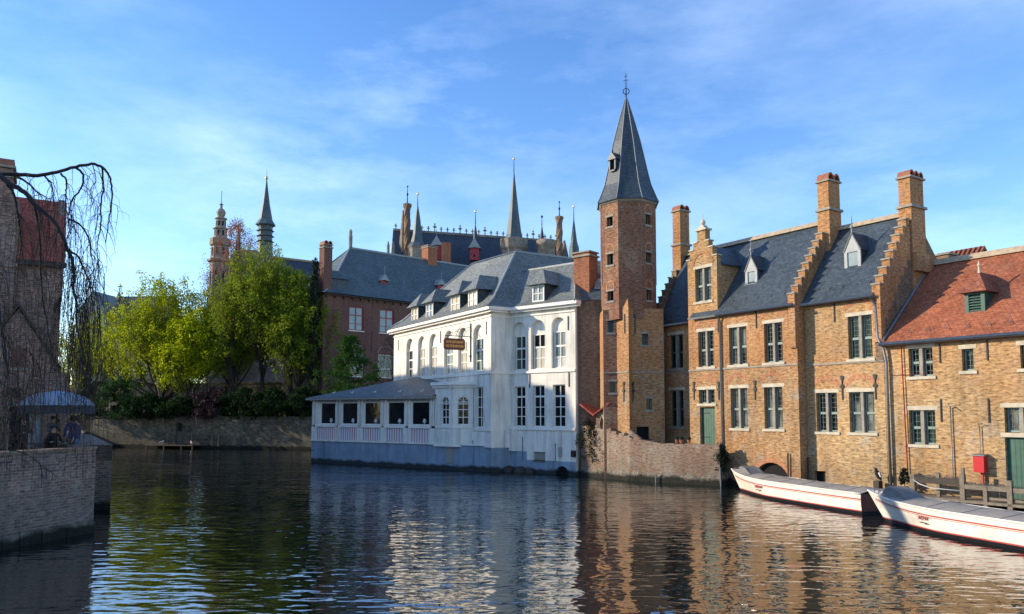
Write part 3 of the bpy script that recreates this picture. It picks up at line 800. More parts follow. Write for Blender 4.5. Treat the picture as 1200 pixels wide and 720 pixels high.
rg = MB(); rg.extru(FC, [(-5.2,12.45),(-4.9,12.8),(-4.6,12.45)], .05, 13.1); rg.build('ridge', M['ridge'], r4)
fl = MB(); fl.tube([FC.P(.12,.2,8.05), FC.P(.12,-4.6,12.4)], .06, 6); fl.build('flashing', M['lead'], r4)
gt = MB(); gt.tube([FC.P(0,.38,7.84),FC.P(13,.38,7.84)], .1, 8); gt.build('gutter', M['zinc'], h4)
hooks(r4, FC, .8, 12, -.15, 8.45, 12)
# louvred dormer with hipped tile cap
dm = MB(); u0, u1, o = 3.62, 4.38, -1.2
dm.box(FC, u0-.08, u0+.1, o-.1, o+.04, 9.05, 10.2); dm.box(FC, u1-.1, u1+.08, o-.1, o+.04, 9.05, 10.2); dm.box(FC, u0+.1, u1-.1, o-.1, o+.04, 10.05, 10.2); dm.box(FC, u0+.1, u1-.1, o-.1, o+.04, 9.05, 9.2)
for i in range(6): dm.extru(FC, [(o+.02, 9.25+i*.13),(o+.02,9.28+i*.13),(o-.09,9.36+i*.13),(o-.09,9.33+i*.13)], u0+.1, u1-.1)
dmo = dm.build('dormer', M['green'], h4)
c = MB(); c.box(FC, u0-.07, u1+.07, o-1.8, o-.11, 8.6, 10.2); c.build('cheek', M['green_dark'], dmo)
c = MB(); c.box(FC, u0-.15, u1+.15, o-.1, o+.2, 8.93, 9.04); c.build('sill', M['lead'], dmo)
r = MB(); uc = (u0+u1)/2; e0, e1 = u0-.28, u1+.28
pk = FC.P(uc, o-.55, 11.2); bk = FC.P(uc, o-2.6, 11.2)
A_, B_, C_, D_ = FC.P(e0,o+.3,10.15), FC.P(e1,o+.3,10.15), FC.P(e1,o-2.4,10.15), FC.P(e0,o-2.4,10.15)
r.face([A_,B_,pk]); r.face([B_,C_,bk,pk]); r.face([D_,A_,pk,bk]); r.face([A_,B_,C_,D_]); r.build('dormer_roof', M['cap_tile'], dmo)
k = MB(); k.tube([FC.P(uc,o-.55,11.15),FC.P(uc,o-.55,11.75)], [.07,.03], 6); k.blob(FC.P(uc,o-.55,11.55),.08,.08,.1,6,4); k.build('finial', M['stone'], dmo)
pp = MB(); pp.tube([FC.P(1.0,.1,7.75), FC.P(1.1,.1,1.0)], .028, 6); pp.tube([FC.P(.4,.06,6.25), FC.P(2.2,.06,6.25)], .012, 5); pp.build('red_pipe', M['red_paint'], h4)
pp = MB(); pp.tube([FC.P(3.27,.09,1.0), FC.P(3.27,.09,4.6), FC.P(3.27,.25,4.75), FC.P(3.42,.35,4.6)], .03, 6); pp.build('vent_pipe', M['zinc'], h4)
pp = MB(); pp.tube([FC.P(4.55,.09,2.4), FC.P(4.55,.09,3.75), FC.P(4.55,.22,3.85), FC.P(4.75,.22,3.85)], .02, 6); pp.build('vent_pipe', M['zinc'], h4)
# red cabinet on the wall
rb = thing('wall_cabinet', 'red metal cabinet mounted on the yellow brick wall left of the barn door', 'cabinet', tuple(FC.P(4.6,.2,1.6)))
c = MB(); c.box(FC, 4.36, 4.82, .06, .42, 1.62, 2.36); c.build('body', M['red_paint'], rb)
c = MB(); c.extru(FC, [(.03,2.37),(.47,2.37),(.47,2.41),(.03,2.46)], 4.32, 4.86); c.build('lid', M['zinc'], rb)
c = MB(); c.box(FC, 4.56, 4.66, .1, .2, .6, 1.615); c.build('pole', M['boat_red'], rb)

# roofs further back on the right
bh = thing('pantile_house', 'small ribbed red pantile roof peeping over the red roof ridge', 'house', tuple(FC.P(0,-12,0)))
b = MB(); b.box(FC, -3.2, -.8, -15.5, -9.9, 0, 11.9); b.build('wall', M['brick_brown'], bh)
r = MB(); gable_roof(r, FC, -3.5, -.6, -9.6, 11.8, -12.6, 14.7); rp = r.build('roof', M['red_tile'], bh)
k = MB()
for i in range(10):
    u = -3.4 + i*.29; k.tube([FC.P(u,-9.6,11.85),FC.P(u,-12.5,14.65)], .05, 5)
k.build('roll', M['cap_tile'], rp)
chimney(bh, FC, -2.2, -1.2, -10.4, -9.4, 10, 13.9, 13.2, mat='brick_brown', pots=False)

# ------------------------------------------------------------------ octagonal tower
TC = (8.04, 52.6)
tw = thing('octagonal_tower', 'tall octagonal brick tower with a pointed slate spire', 'tower', (*TC, 0))
Rt = 1.98; rot0 = math.atan2(-TC[1], -TC[0]) + math.radians(4)
vt = [(TC[0]+Rt*math.cos(rot0+math.radians(22.5+45*i)), TC[1]+Rt*math.sin(rot0+math.radians(22.5+45*i))) for i in range(8)]
# facet i spans vt[i-1]..vt[i]; facet 0 faces the camera. going counter-clockwise from above = from left to right here
zT = lambda y: 18.56-(y-237)*.0583
sh = MB()
def facet(i): return Fr(vt[(i-1) % 8], vt[i % 8])
op = {}
for i in range(8):
    f = facet(i); c = f.L/2; hl = []
    if i == 7: hl = [(c-.27,c+.27,17.0,17.65),(c-.27,c+.27,14.35,15.1),(c-.27,c+.27,11.9,12.55)]
    if i == 1: hl = [(c-.25,c+.25,17.05,17.75),(c-.25,c+.25,14.45,15.15),(c-.25,c+.25,11.9,12.6)]
    sh.wall(f, 0, f.L, 10.6, 18.7, hl, rev=.3); op[i] = hl
sh.face([(x,y,18.7) for x,y in vt])
shaft = sh.build('shaft', M['brick_tower'], tw)
def slit(th, f, h, o=0.0, stone=True, blind=True, rev=.3):
    fm = MB(); a,b,c,d = h
    fm.box(f, a, a+.05, o-rev-.02, o-rev+.05, c, d); fm.box(f, b-.05, b, o-rev-.02, o-rev+.05, c, d); fm.box(f, a+.05, b-.05, o-rev-.02, o-rev+.05, c, c+.05)
    w = fm.build('window', M['frame_green'], th)
    g = MB(); g.face([f.P(a,o-rev+.01,c), f.P(b,o-rev+.01,c), f.P(b,o-rev+.01,d), f.P(a,o-rev+.01,d)]); g.build('pane', M['glass_dark'], w)
    if stone:
        s = MB(); s.box(f, a-.12, b+.12, o-.1, o+.04, d, d+.13); s.build('lintel', M['mullion'], w)
        s = MB(); s.box(f, a-.12, b+.12, o-.1, o+.05, c-.13, c); s.build('sill', M['mullion'], w)
    if blind:
        r = MB(); K = 8; m = (a+b)/2
        for k in range(K):
            t0, t1 = PI*k/K, PI*(k+1)/K
            r.face([f.P(m-R_*math.cos(t), o+.015, d+.3+R_*math.sin(t)*1.15) for t, R_ in ((t0,.27),(t1,.27),(t1,.40),(t0,.40))])
        for sx in (-1,1):
            r.face([f.P(m+sx*.27,o+.015,d+.13),f.P(m+sx*.40,o+.015,d+.13),f.P(m+sx*.40,o+.015,d+.3),f.P(m+sx*.27,o+.015,d+.3)])
        r.build('blind_arch', M['arch_brick'], w)
for i, hl in op.items():
    for h in hl: slit(shaft, facet(i), h)
cn_ = MB()
cn_.lathe(*TC, [(Rt*1.0,18.55),(Rt*1.05,18.62),(Rt*1.08,18.75)], 8, rot0+math.radians(22.5)); cn_.build('cornice', M['mullion'], tw)
edges = MB()
for x, y in vt: edges.tube([(x,y,13),(x,y,18.6)], .035, 5)
edges.build('corner_bead', M['brick_tower'], tw)
sp = MB(); prof = [(Rt*1.13,18.72),(Rt*1.02,19.2),(Rt*.86,20.0),(Rt*.74,21.0),(Rt*.5,23.2),(Rt*.25,25.0),(.06,26.45)]
sp.lathe(*TC, prof, 8, rot0+math.radians(22.5)); spire = sp.build('spire', M['slate'], tw)
hp = MB()
for j in range(8):
    a = rot0+math.radians(22.5)+j*PI/4; hp.tube([(TC[0]+r*math.cos(a)*1.01, TC[1]+r*math.sin(a)*1.01, z+.02) for r, z in prof], .028, 5)
hp.build('hip_lead', M['lead'], spire)
# lucarne on the spire
aL = rot0 - math.radians(45); f7 = Fr((TC[0]+1.25*math.cos(aL)-.3*math.cos(aL+PI/2), TC[1]+1.25*math.sin(aL)-.3*math.sin(aL+PI/2)), (TC[0]+1.25*math.cos(aL)+.3*math.cos(aL+PI/2), TC[1]+1.25*math.sin(aL)+.3*math.sin(aL+PI/2)))
lu = MB(); lu.box(f7, 0, .10, -.5, .28, 21.0, 21.75); lu.box(f7, .5, .6, -.5, .28, 21.0, 21.75); lu.box(f7, .1, .5, -.5, .28, 20.9, 21.0)
lo = lu.build('lucarne', M['slate'], tw)
k = MB(); k.extr(f7, [(-.12,21.7),(.3,22.25),(.72,21.7)], -.6, .36); k.build('lucarne_roof', M['slate'], lo)
k = MB(); k.box(f7, .1, .5, -.45, .1, 21.0, 21.75); k.build('opening', M['dark'], lo)
k = MB(); k.tube([f7.P(.3,.2,22.2), f7.P(.3,.2,22.75)], [.03,.01]); k.build('finial', M['iron'], lo)
fn = MB(); fn.tube([(TC[0],TC[1],26.3),(TC[0],TC[1],28.3)], [.05,.018], 6)
for k in range(16):
    a0, a1 = 2*PI*k/16, 2*PI*(k+1)/16
    fn.tube([(TC[0]+.22*math.cos(a0), TC[1]-.02, 26.95+.22*math.sin(a0)), (TC[0]+.22*math.cos(a1), TC[1]-.02, 26.95+.22*math.sin(a1))], .03, 5)
for z, l in ((27.75,.18),(28.05,.12)): fn.tube([(TC[0]-l,TC[1],z),(TC[0]+l,TC[1],z+.03)], .02, 5)
fn.build('weathervane', M['iron'], tw)
# wider foot of the tower with its corner buttress
foot = [(6.15,51.6),(7.05,51.42),(7.67,50.3),(7.93,50.75),(10.12,51.02),(10.6,54),(6.15,55.5)]
ft = MB(); fl_ = Fr(foot[0], foot[1]); fr_ = Fr(foot[3], foot[4]); fb_ = Fr(foot[1], foot[2]); fn_ = Fr(foot[2], foot[3])
lh = [(.30,.72,9.75,10.55),(.42,.80,5.7,6.45)]
rh = [(.72,1.14,8.85,9.6),(.95,1.35,4.55,5.3),(.28,1.13,2.1,3.45)]
fw_ = MB(); fw_.wall(fl_, 0, fl_.L, -1, 11.3, lh, rev=.3); fw_.build('foot_wall', M['brick_tower'], tw); ft.wall(fr_, 0, fr_.L, -1, 11.3, rh, rev=.3)
ft.wall(fb_, 0, fb_.L, -1, 11.3, rev=.3); ft.wall(fn_, 0, fn_.L, -1, 11.3, rev=.3)
for i in (4,5,6):
    a, b = foot[i], foot[(i+1)%7]; ft.face([(a[0],a[1],-1),(b[0],b[1],-1),(b[0],b[1],11.3),(a[0],a[1],11.3)])
ft.face([(x,y,11.28) for x,y in foot])
# sloping cap of the buttress
cpk = (7.72, 50.95, 12.2)
ft.face([(7.05,51.42,11.3),(7.67,50.3,11.3),cpk]); ft.face([(7.67,50.3,11.3),(7.93,50.75,11.3),(8.3,51.5,11.3),cpk]); 
fto = ft.build('tower_foot', M['brick_tan'], tw)
for h in lh: slit(fto, fl_, h, blind=False)
for h in rh[:2]: slit(fto, fr_, h, blind=False)
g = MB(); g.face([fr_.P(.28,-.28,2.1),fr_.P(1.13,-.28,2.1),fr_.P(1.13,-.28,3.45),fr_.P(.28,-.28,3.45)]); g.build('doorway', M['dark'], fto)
a = MB()
for k in range(8):
    t0, t1 = -1+k/4, -1+(k+1)/4; f = lambda t: 3.47+.16*(1-t*t)
    a.face([fr_.P(.705+.5*t0,.01,f(t0)),fr_.P(.705+.5*t1,.01,f(t1)),fr_.P(.705+.55*t1,.01,f(t1)+.25),fr_.P(.705+.55*t0,.01,f(t0)+.25)])
a.build('brick_arch', M['arch_brick'], fto)
anchor(fto, fb_, fb_.L-.55, 5.1, 6.4); anchor(fto, fr_, .06, 5.1, 6.4)
for u,f in ((.9,fb_),(.25,fr_)): anchor(fto, f, u, 9.6, 10.9, fancy=False)
s = MB(); s.box(fl_,0,fl_.L,-.03,.05,7.0,7.09); s.box(fb_,0,fb_.L,-.03,.05,7.0,7.09); s.box(fr_,0,fr_.L,-.03,.05,7.0,7.09); s.build('string_course', M['mullion'], fto)

# ------------------------------------------------------------------ brick link between white hotel and tower
FK = Fr((4.62,53.95), (6.35,53.6))
lk = thing('brick_annex', 'narrow dark brick building squeezed between the white hotel and the tower', 'building', (5.5,54,0))
b = MB(); b.wall(FK, 0, FK.L, -1, 12.3); b.face([FK.P(0,0,12.3),FK.P(FK.L,0,12.3),FK.P(FK.L,-5,12.3),FK.P(0,-5,12.3)]); b.face([FK.P(FK.L,0,-1),FK.P(FK.L,-5,-1),FK.P(FK.L,-5,12.3),FK.P(FK.L,0,12.3)]); b.face([FK.P(0,0,-1),FK.P(0,-5,-1),FK.P(0,-5,12.3),FK.P(0,0,12.3)]); b.face([FK.P(0,-5,-1),FK.P(FK.L,-5,-1),FK.P(FK.L,-5,12.3),FK.P(0,-5,12.3)])
b.build('wall', M['brick_brown'], lk)
r = MB(); r.extru(FK, [(.1,12.3),(-3.4,15.6),(-7.5,12.3)], -.2, 2.6); rr = r.build('roof', M['slate_purple'], lk)
s = MB(); s.extru(FK, [(-.75,13.2),(-.75,13.28),(-1.6,14.1),(-1.6,14.0)], 1.15, 1.55); s.build('skylight', M['glass_pale'], rr)
pipe(lk, [FK.P(.08,.1,12.2), FK.P(.08,.08,2), FK.P(.08,.08,.3)], .06); pipe(lk, [FK.P(1.62,.06,9.8), FK.P(1.62,.06,3.2)], .035)

# porch with red lean-to roof
FQ = Fr((5.15,52.9),(6.55,51.7))
po = thing('wall_porch', 'tiny brick porch with red tiled lean-to roof and diamond opening at the tower foot', 'porch', (5.9,52.5,2.5))
b = MB(); b.box(FQ, .75, 1.75, -1.2, 0, 1.5, 4.25); b.extr(FQ, [(.75,4.25),(1.75,4.25),(1.75,4.75)], -1.2, 0); b.build('wall', M['brick_brown'], po)
r = MB(); r.extr(FQ, [(1.95,4.95),(.75,4.25),(.6,4.12),(.6,4.22),(1.95,5.07)], -1.4, .25); r.build('roof', M['red_tile_dark'], po)
r = MB(); r.extr(FQ, [(-.5,4.9),(.7,4.12),(.7,4.22),(-.5,5.02)], -1.2, .2); r.build('roof', M['red_tile_dark'], po)
g = MB(); g.extr(FQ, [(1.25,2.95),(1.43,3.6),(1.25,4.2),(1.07,3.6)], 0, .012); dd = g.build('diamond_opening', M['dark'], po)
g = MB(); P4 = [(1.25,2.9),(1.47,3.6),(1.25,4.25),(1.03,3.6)]
for i in range(4): g.tube([FQ.P(P4[i][0],.02,P4[i][1]), FQ.P(P4[(i+1)%4][0],.02,P4[(i+1)%4][1])], .03, 5)
g.build('diamond_frame', M['stone'], dd)

# garden wall on the water
gw = thing('canal_garden_wall', 'low crumbling brick wall with rubble base at the tower foot by the water', 'wall', (8,50.4,0))
pts = [(4.62,54.15),(6.1,51.85),(7.6,49.95),(9.4,48.5),(12.4,46.2)]
zt = [3.5,3.35,2.75,2.42,2.46]
mb = MB()
random.seed(3)
for i in range(4):
    n = 10 if i < 2 else 14
    for k in range(n):
        t0, t1 = k/n, (k+1)/n
        p = lambda t: (pts[i][0]+(pts[i+1][0]-pts[i][0])*t, pts[i][1]+(pts[i+1][1]-pts[i][1])*t)
        zz = zt[i]+(zt[i+1]-zt[i])*(t0+t1)/2 + (random.uniform(-.16,.2) if i < 2 else random.uniform(-.02,.03))
        f = Fr(p(t0), p(t1)); mb.box(f, 0, f.L, -.4, 0, .35, zz)
mb.box(Fr(pts[4], (12.75,46.6)), 0, .45, -.4, 0, .35, 2.46)
mb.build('brickwork', M['brick_old'], gw)
mb = MB()
for i in range(4):
    f = Fr(pts[i], pts[i+1]); n = 9; K = 5
    hv = lambda k: .62+.12*math.sin(k*.9+i*2.1)+.05*math.sin(k*2.3+i)
    ov = lambda k, j: .05+.018*math.sin(k*1.1+j*1.7+i*3)+.10*(1-j/K)
    for k in range(n*2):
        for j in range(K):
            q = [(k,j),(k+1,j),(k+1,j+1),(k,j+1)]
            mb.face([f.P(f.L*a/(n*2), ov(a,b)*(0 if b == K else 1)-.01, -.6+(hv(a)+.6)*b/K) for a, b in q])
f = Fr(pts[4], (13.2,47.2)); mb.box(f, 0, 1.1, -.4, .05, -1, .9)
mb.build('rubble_base', M['rubble'], gw)
mb = MB(); f = Fr((7.5,50.2),(8.6,49.4)); mb.extr(f, [(0,2.5),(.15,3.25),(.3,3.2),(1.3,2.45)], -.25, .02); mb.build('wing_wall', M['brick_old'], gw)
mb = MB(); mb.prism([(4.8,54.2),(6.3,52),(7.7,50.4),(12.3,46.6),(12.9,47.4),(10.3,52.3),(6.3,53.6)], 1.0, 2.12); mb.build('courtyard', M['earth'], gw)
mb = MB(); mb.tube([(12.42,46.1,-.3),(12.4,46.1,1.1)], .05, 6); mb.tube([(9.0,48.5,-.3),(9.0,48.5,.55)], .05, 6); mb.build('drain_pipe', M['zinc'], gw)
random.seed(21)
fpot = Fr(pts[3], pts[4])
for k, (u, w_) in enumerate(((.95,.2),(1.25,.24),(1.75,.19))):
    q = fpot.P(u, -.2, 2.45); lab = ['leftmost small flower pot on the garden wall', 'middle flower pot on the garden wall, largest of three', 'rightmost flower pot on the garden wall'][k]
    t = thing('flower_pot', lab, 'flower pot', tuple(q), 'pots on the garden wall')
    mb = MB(); mb.lathe(q.x, q.y, [(w_*.4,2.45),(w_*.6,2.68),(w_*.65,2.7)], 8); mb.build('pot', M['terracotta'], t)
    mb = MB(); mb.blob((q.x,q.y,2.78), w_*.7, w_*.7, .12, 7, 5); mb.build('plant', M['leaf_ivy'], t)
#PART3
# ------------------------------------------------------------------ white hotel
FW = Fr((-11.2,72.6),(-1.55,56.7)); FR = Fr((-1.55,56.7),(-.1,57.55)); FS = Fr((-.1,57.55),(4.45,53.7))
FP = Fr((-17.83,68.65),(-1.45,57.17))
ht = thing('white_hotel', 'white plastered waterside hotel with arched windows and grey slate hipped roof', 'hotel', (0,60,0))
Lw = FW.L
wl = MB()
# upper niches: (centre, width)
WW = [(3.72,1.5),(6.22,1.5),(8.6,1.5),(11.55,1.6),(14.05,1.55),(16.62,1.6)]
hW = [(c-w/2, c+w/2, 7.55, 11.12, w/2) for c, w in WW] + [(16.2,17.4,3.26,6.32)]
wl.wall(FW, 0, Lw, 1.8, 12.0, hW, rev=.3)
hS = [(.24,1.44,7.55,11.12,.6),(1.95,3.25,7.55,11.15,.65),(3.85,5.1,7.55,11.2,.62),(.38,1.42,3.36,6.32),(2.13,3.2,3.36,6.35),(3.95,5.05,3.36,6.37),(2.12,3.25,.78,1.98),(4.15,5.3,-.3,.62,.5)]
wl.wall(FS, 0, FS.L, 1.55, 12.0, [(a[0],a[1],max(a[2],1.56),a[3],*(a[4:])) for a in hS if a[3]>2.1], rev=.3)
hS2 = [(2.12,3.25,.78,1.55),(4.15,5.3,-.3,.62,.5)]
wl.wall(FS, 0, FS.L, .95, 1.55, [(2.12,3.25,.95,1.55)], rev=.3)
wl.wall(FR, 0, FR.L, 1.8, 12.0)
# sunk panel on the return
wl.box(FR, .35, .42, 0, .04, 7.7, 10.9); wl.box(FR, 1.2, 1.27, 0, .04, 7.7, 10.9); wl.box(FR, .42, 1.2, 0, .04, 10.83, 10.9)
E_ = FR.P(14,0,0); L0 = FW.P(0,0,0); Bk = Vector((E_.x+L0.x+1.55, E_.y+L0.y-56.7, 0))
def up(v, z): return (v.x, v.y, z)
for a, b in ((L0,Bk),(Bk,E_)): wl.face([up(a,-1),up(b,-1),up(b,12),up(a,12)])
e0 = FS.P(FS.L,0,0); e1 = FS.P(FS.L,-4.5,0); wl.face([up(e0,-1),up(e1,-1),up(e1,12),up(e0,12)])
wl.build('wall', M['white'], ht)
bb = MB()
bb.wall(FS, 0, 1.55, -1, 1.8-.25, o=.012); bb.wall(FS, 1.55, FS.L, -1, .95, [(2.12,3.25,.78,.95),(4.15,5.3,-.3,.62,.5)], o=.0, rev=.3)
bb.wall(FR, 0, FR.L, -1, 1.8, o=.002)
bb.build('blue_plinth', M['blue_paint'], ht)
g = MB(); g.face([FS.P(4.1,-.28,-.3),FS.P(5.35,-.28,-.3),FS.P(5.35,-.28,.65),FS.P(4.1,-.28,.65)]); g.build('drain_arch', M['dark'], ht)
g = MB(); g.box(FS, 2.12,3.25,-.3,-.22,.78,1.98)
for i in range(9): g.box(FS, 2.14,3.23,-.22,-.2,.84+i*.125,.84+i*.125+.02)
g.build('shutter', M['shutter'], ht)
g = MB(); g.box(FS, 4.45,4.75,-.0,.05,1.25,1.95); g.build('vent', M['shutter'], ht)
g = MB(); g.tube([FS.P(4.2,.06,.9),FS.P(4.2,.06,2.2)],.03,6); g.tube([FS.P(1.2,.06,.9),FS.P(1.2,.06,2.6)],.025,6); g.build('pipe', M['zinc'], ht)
g = MB(); g.box(FS, 5.72, 5.98, .02, .3, 1.3, 1.75); g.build('wall_lamp', M['iron'], ht)
# corner pier beside the return
g = MB(); g.box(FS, .02, .62, .014, .26, 1.55, 3.1); g.box(FR, 1.1, FR.L-.02, .01, .2, 1.8, 3.1); g.build('pier', M['white'], ht)
# windows
gl = ['glass','glass_pale','glass','glass','curtain','glass']
for i, (c, w) in enumerate(WW):
    f = MB(); f.wall(FW, c-w/2, c+w/2, 10.05, 11.12, o=-.28); f.build('niche_panel', M['white'], ht)
    white_window(ht, FW, c-w/2+.12, c+w/2, 7.55, 10.05, o=-.08, rev=.2, cols=2, trans=[9.15,8.35], glassm=M[['glass_dark','curtain','curtain','glass_pale','curtain','glass'][i]])
white_window(ht, FW, 16.2,17.4,3.26,6.32, rev=.25, rows=4, glassm=M['glass_dark'], sill=True)
for i, (a, b, z0, z1) in enumerate(((.24,1.44,7.55,10.1),(1.95,3.25,7.55,10.12),(3.85,5.1,7.55,10.2))):
    f = MB(); f.wall(FS, a, b, z1, z1+1.1, o=-.28); f.build('niche_panel', M['white'], ht)
    white_window(ht, FS, a+.1, b-.02, z0, z1, o=-.08, rev=.2, cols=2, trans=[9.15,8.35], glassm=M[['glass','glass_dark','glass_pale'][i]])
    if i:
        q = MB(); q.box(FS, a+.2, b-.1, -.27, -.262, 7.62, 9.08 if i == 1 else 8.4); q.build('blind', M['curtain'] if i == 1 else M['net'], ht)
for a, b, z1 in ((.38,1.42,6.32),(2.13,3.2,6.35),(3.95,5.05,6.37)):
    white_window(ht, FS, a, b, 3.36, z1, rev=.25, trans=[5.55,4.78,4.1], glassm=M['glass_dark'])
    lp = MB(); q = FS.P(b-.3, -.6, 3.4)
# mouldings
mo = MB()
for f, a, b in ((FW,0,Lw),(FR,0.05,FR.L-.05),(FS,.05,FS.L)):
    mo.box(f, a, b, -.05, .09, 7.26, 7.42); mo.box(f, a, b, -.05, .07, 11.5, 11.6)
mo.box(FS, .1, FS.L, -.05, .12, 3.12, 3.3); mo.box(FW, 15.2, Lw, -.05, .09, 3.02, 3.2)
mo.build('string_course', M['white_trim'], ht)
co_ = MB()
for f, a, b in ((FW,-.5,Lw+.45),(FR,-.3,FR.L-.4),(FS,.1,FS.L+.4)):
    co_.box(f, a, b, -.1, .30, 11.82, 11.98); co_.box(f, a-.05, b+.05, -.1, .5, 11.98, 12.22)
co_.build('cornice', M['white_trim'], ht)
for f, u in ((FW,1.1),(FW,10.1),(FW,17.9),(FS,5.35)): anchor(ht, f, u, 10.2, 11.2, fancy=False)
for f, u in ((FS,1.85),(FS,5.4)): anchor(ht, f, u, 6.2, 7.2, fancy=False)
# roof
z0 = 12.23
R0, R1, R2 = Vector((-3.5,67.5,17.6)), Vector((.3,62.4,17.6)), Vector((8.9,67.4,17.6))
eL, eC, eE, eB = FW.P(-.5,.55,z0), FW.P(Lw+.5,.55,z0), FR.P(14.5,.55,z0), Vector((Bk.x,Bk.y+.5,z0))
rl = MB()
def flared(a, b, c, d, k=.2, drop=.32):
    """eave a-b to ridge c-d with a slight bell-cast foot"""
    p = a.lerp(d, k); q = b.lerp(c, k); p.z -= drop; q.z -= drop
    rl.face([a, b, q, p]); rl.face([p, q, c, d])
flared(eL, eC, R1, R0); flared(eC, eE, R2, R1)
k_ = .2
rl.face([eL, eL.lerp(R0,k_)-Vector((0,0,.32)), R0, eB]); rl.face([R0,R1,eB]); rl.face([R1,R2,eB]); rl.face([R2,eE,eB]); 
rfw = rl.build('roof', M['slate_light'], ht)
hp = MB()
for a, b in ((eC,R1),(eL,R0)):
    m_ = a.lerp(b,.2)-Vector((0,0,.30)); hp.tube([a+Vector((0,0,.02)), m_+Vector((0,0,.02)), b], .1, 6)
hp.tube([R0,R1],.11,6); hp.tube([R1,R2],.11,6); hp.build('ridge_lead', M['lead'], rfw)
# wing roof
rl = MB(); A = FS.P(-2.2,.52,z0); B = FS.P(FS.L+.35,.52,z0); Rr = FS.P(3.6,-3.4,15.75); Rl = FS.P(-3.2,-3.4,15.75)
flared(A, B, Rr, Rl); Bb = FS.P(FS.L+.35,-7.5,z0); rl.face([B, Bb, Rr]); rl.face([Rr, Bb, FS.P(-3,-7.5,z0), Rl])
rw = rl.build('wing_roof', M['slate_light'], ht)
hp = MB(); hp.tube([B, B.lerp(Rr,.2)-Vector((0,0,.3)), Rr],.09,6); hp.tube([Rr,Rl],.1,6); hp.build('ridge_lead', M['lead'], rw)

def hip_dormer(th, fr, u0, u1, o, zb, zt, glassm, roofh=1.15, depth=3.2, e=.38, roofm='slate_light'):
    w = white_window(th, fr, u0, u1, zb, zt, o=o+.2, rev=.2, cols=2, rows=2, glassm=glassm, t=.1, name='dormer')
    c = MB(); c.box(fr, u0-.06, u1+.06, o-depth, o-.09, zb-.4, zt); c.build('cheek', M['slate'], w)
    uc = (u0+u1)/2; r = MB(); zz = zt+.02
    a, b, c_, d = fr.P(u0-e,o+e,zz), fr.P(u1+e,o+e,zz), fr.P(u1+e,o-depth,zz), fr.P(u0-e,o-depth,zz)
    p, q = fr.P(uc,o-.55,zz+roofh), fr.P(uc,o-depth,zz+roofh)
    r.face([a,b,p]); r.face([b,c_,q,p]); r.face([d,a,p,q]); r.face([a,b,c_,d])
    r.build('dormer_roof', M[roofm], w)
    return w
for i, (u0, u1) in enumerate(((3.93,5.3),(7.0,8.42),(11.85,13.38),(14.85,16.3))):
    hip_dormer(ht, FW, u0, u1, -.12, 12.5, 13.85, [M['curtain'],M['glass_pale'],M['curtain'],M['net']][i], roofh=1.3, depth=3.6, e=.42)
hip_dormer(ht, FS, 2.05, 3.15, -.12, 12.5, 13.72, M['glass_pale'], roofh=1.25, depth=3.0, e=.42)
chimney(ht, FS, 5.0, 6.35, -2.3, -1.2, 11.5, 15.9, 15.6, mat='brick_chimney', pots=False)

# ---- dining pavilion on the water
pv = thing('dining_pavilion', 'low waterside dining pavilion with grey roof, five big windows and pink slatted panels', 'pavilion', (-12,66,0))
base = [FP.xy(0,0), FP.xy(FP.L,0), FW.xy(Lw,-.5), FW.xy(2,-.5), FP.xy(0,-7)]
b = MB(); b.prism(base, -1, 1.9); b.build('blue_plinth', M['blue_paint'], pv)
lg = MB(); lg.box(FP, -.05, 20.0, -.05, .1, 1.9, 2.02); lg.box(FP, 18.1, 20.0, -1.3, .02, 1.9, 2.95); lg.build('ledge', M['white'], pv)
ST = [(.45,3.0),(3.3,5.85),(6.15,8.6),(9.0,11.3),(11.75,14.1)]
ST = [(.62,3.0),(3.55,5.72),(6.3,8.43),(9.0,11.11),(11.72,13.85)]
panel = MB(); WN = [(1.03,3.0),(3.76,5.72),(6.48,8.43),(9.21,11.11),(11.86,13.8)]
for i, (a, b_) in enumerate(ST):
    panel = MB(); panel.box(FP, a, b_, -.12, -.06, 2.02, 3.15); panel.build('slatted_panel', M['pink_wood'], pv)
    fh = MB(); fh.box(FP, a-.1, b_+.1, -.15, .06, 3.15, 3.32); fh.build('window_sill', M['white_trim'], pv)
prev = 0.0
for a, b_ in ST + [(14.4, 14.4)]:
    post = MB(); post.box(FP, prev, a, -.16, .03, 2.02, 3.15); post.build('plinth_post', M['white'], pv); post = MB()
    # folded shutters each side of the posts
    i0 = ST.index((a,b_)) if a < 14.3 else 5
    p0 = WN[i0-1][1] if i0 else 0.0; p1 = WN[i0][0] if i0 < 5 else 14.4; nb = 4 if i0 else 5
    for j in range(nb):
        ua, ub = p0+(p1-p0)*j/nb, p0+(p1-p0)*(j+.72)/nb
        post.extr(FP, [(ua,3.32),(ub,3.32),(ub,5.42),(ua,5.42)], -.2, -.02+.07*(j % 2))
    post.box(FP, p0, p1, -.22, -.12, 3.32, 5.42); post.build('folded_shutter', M['white'], pv)
    prev = b_
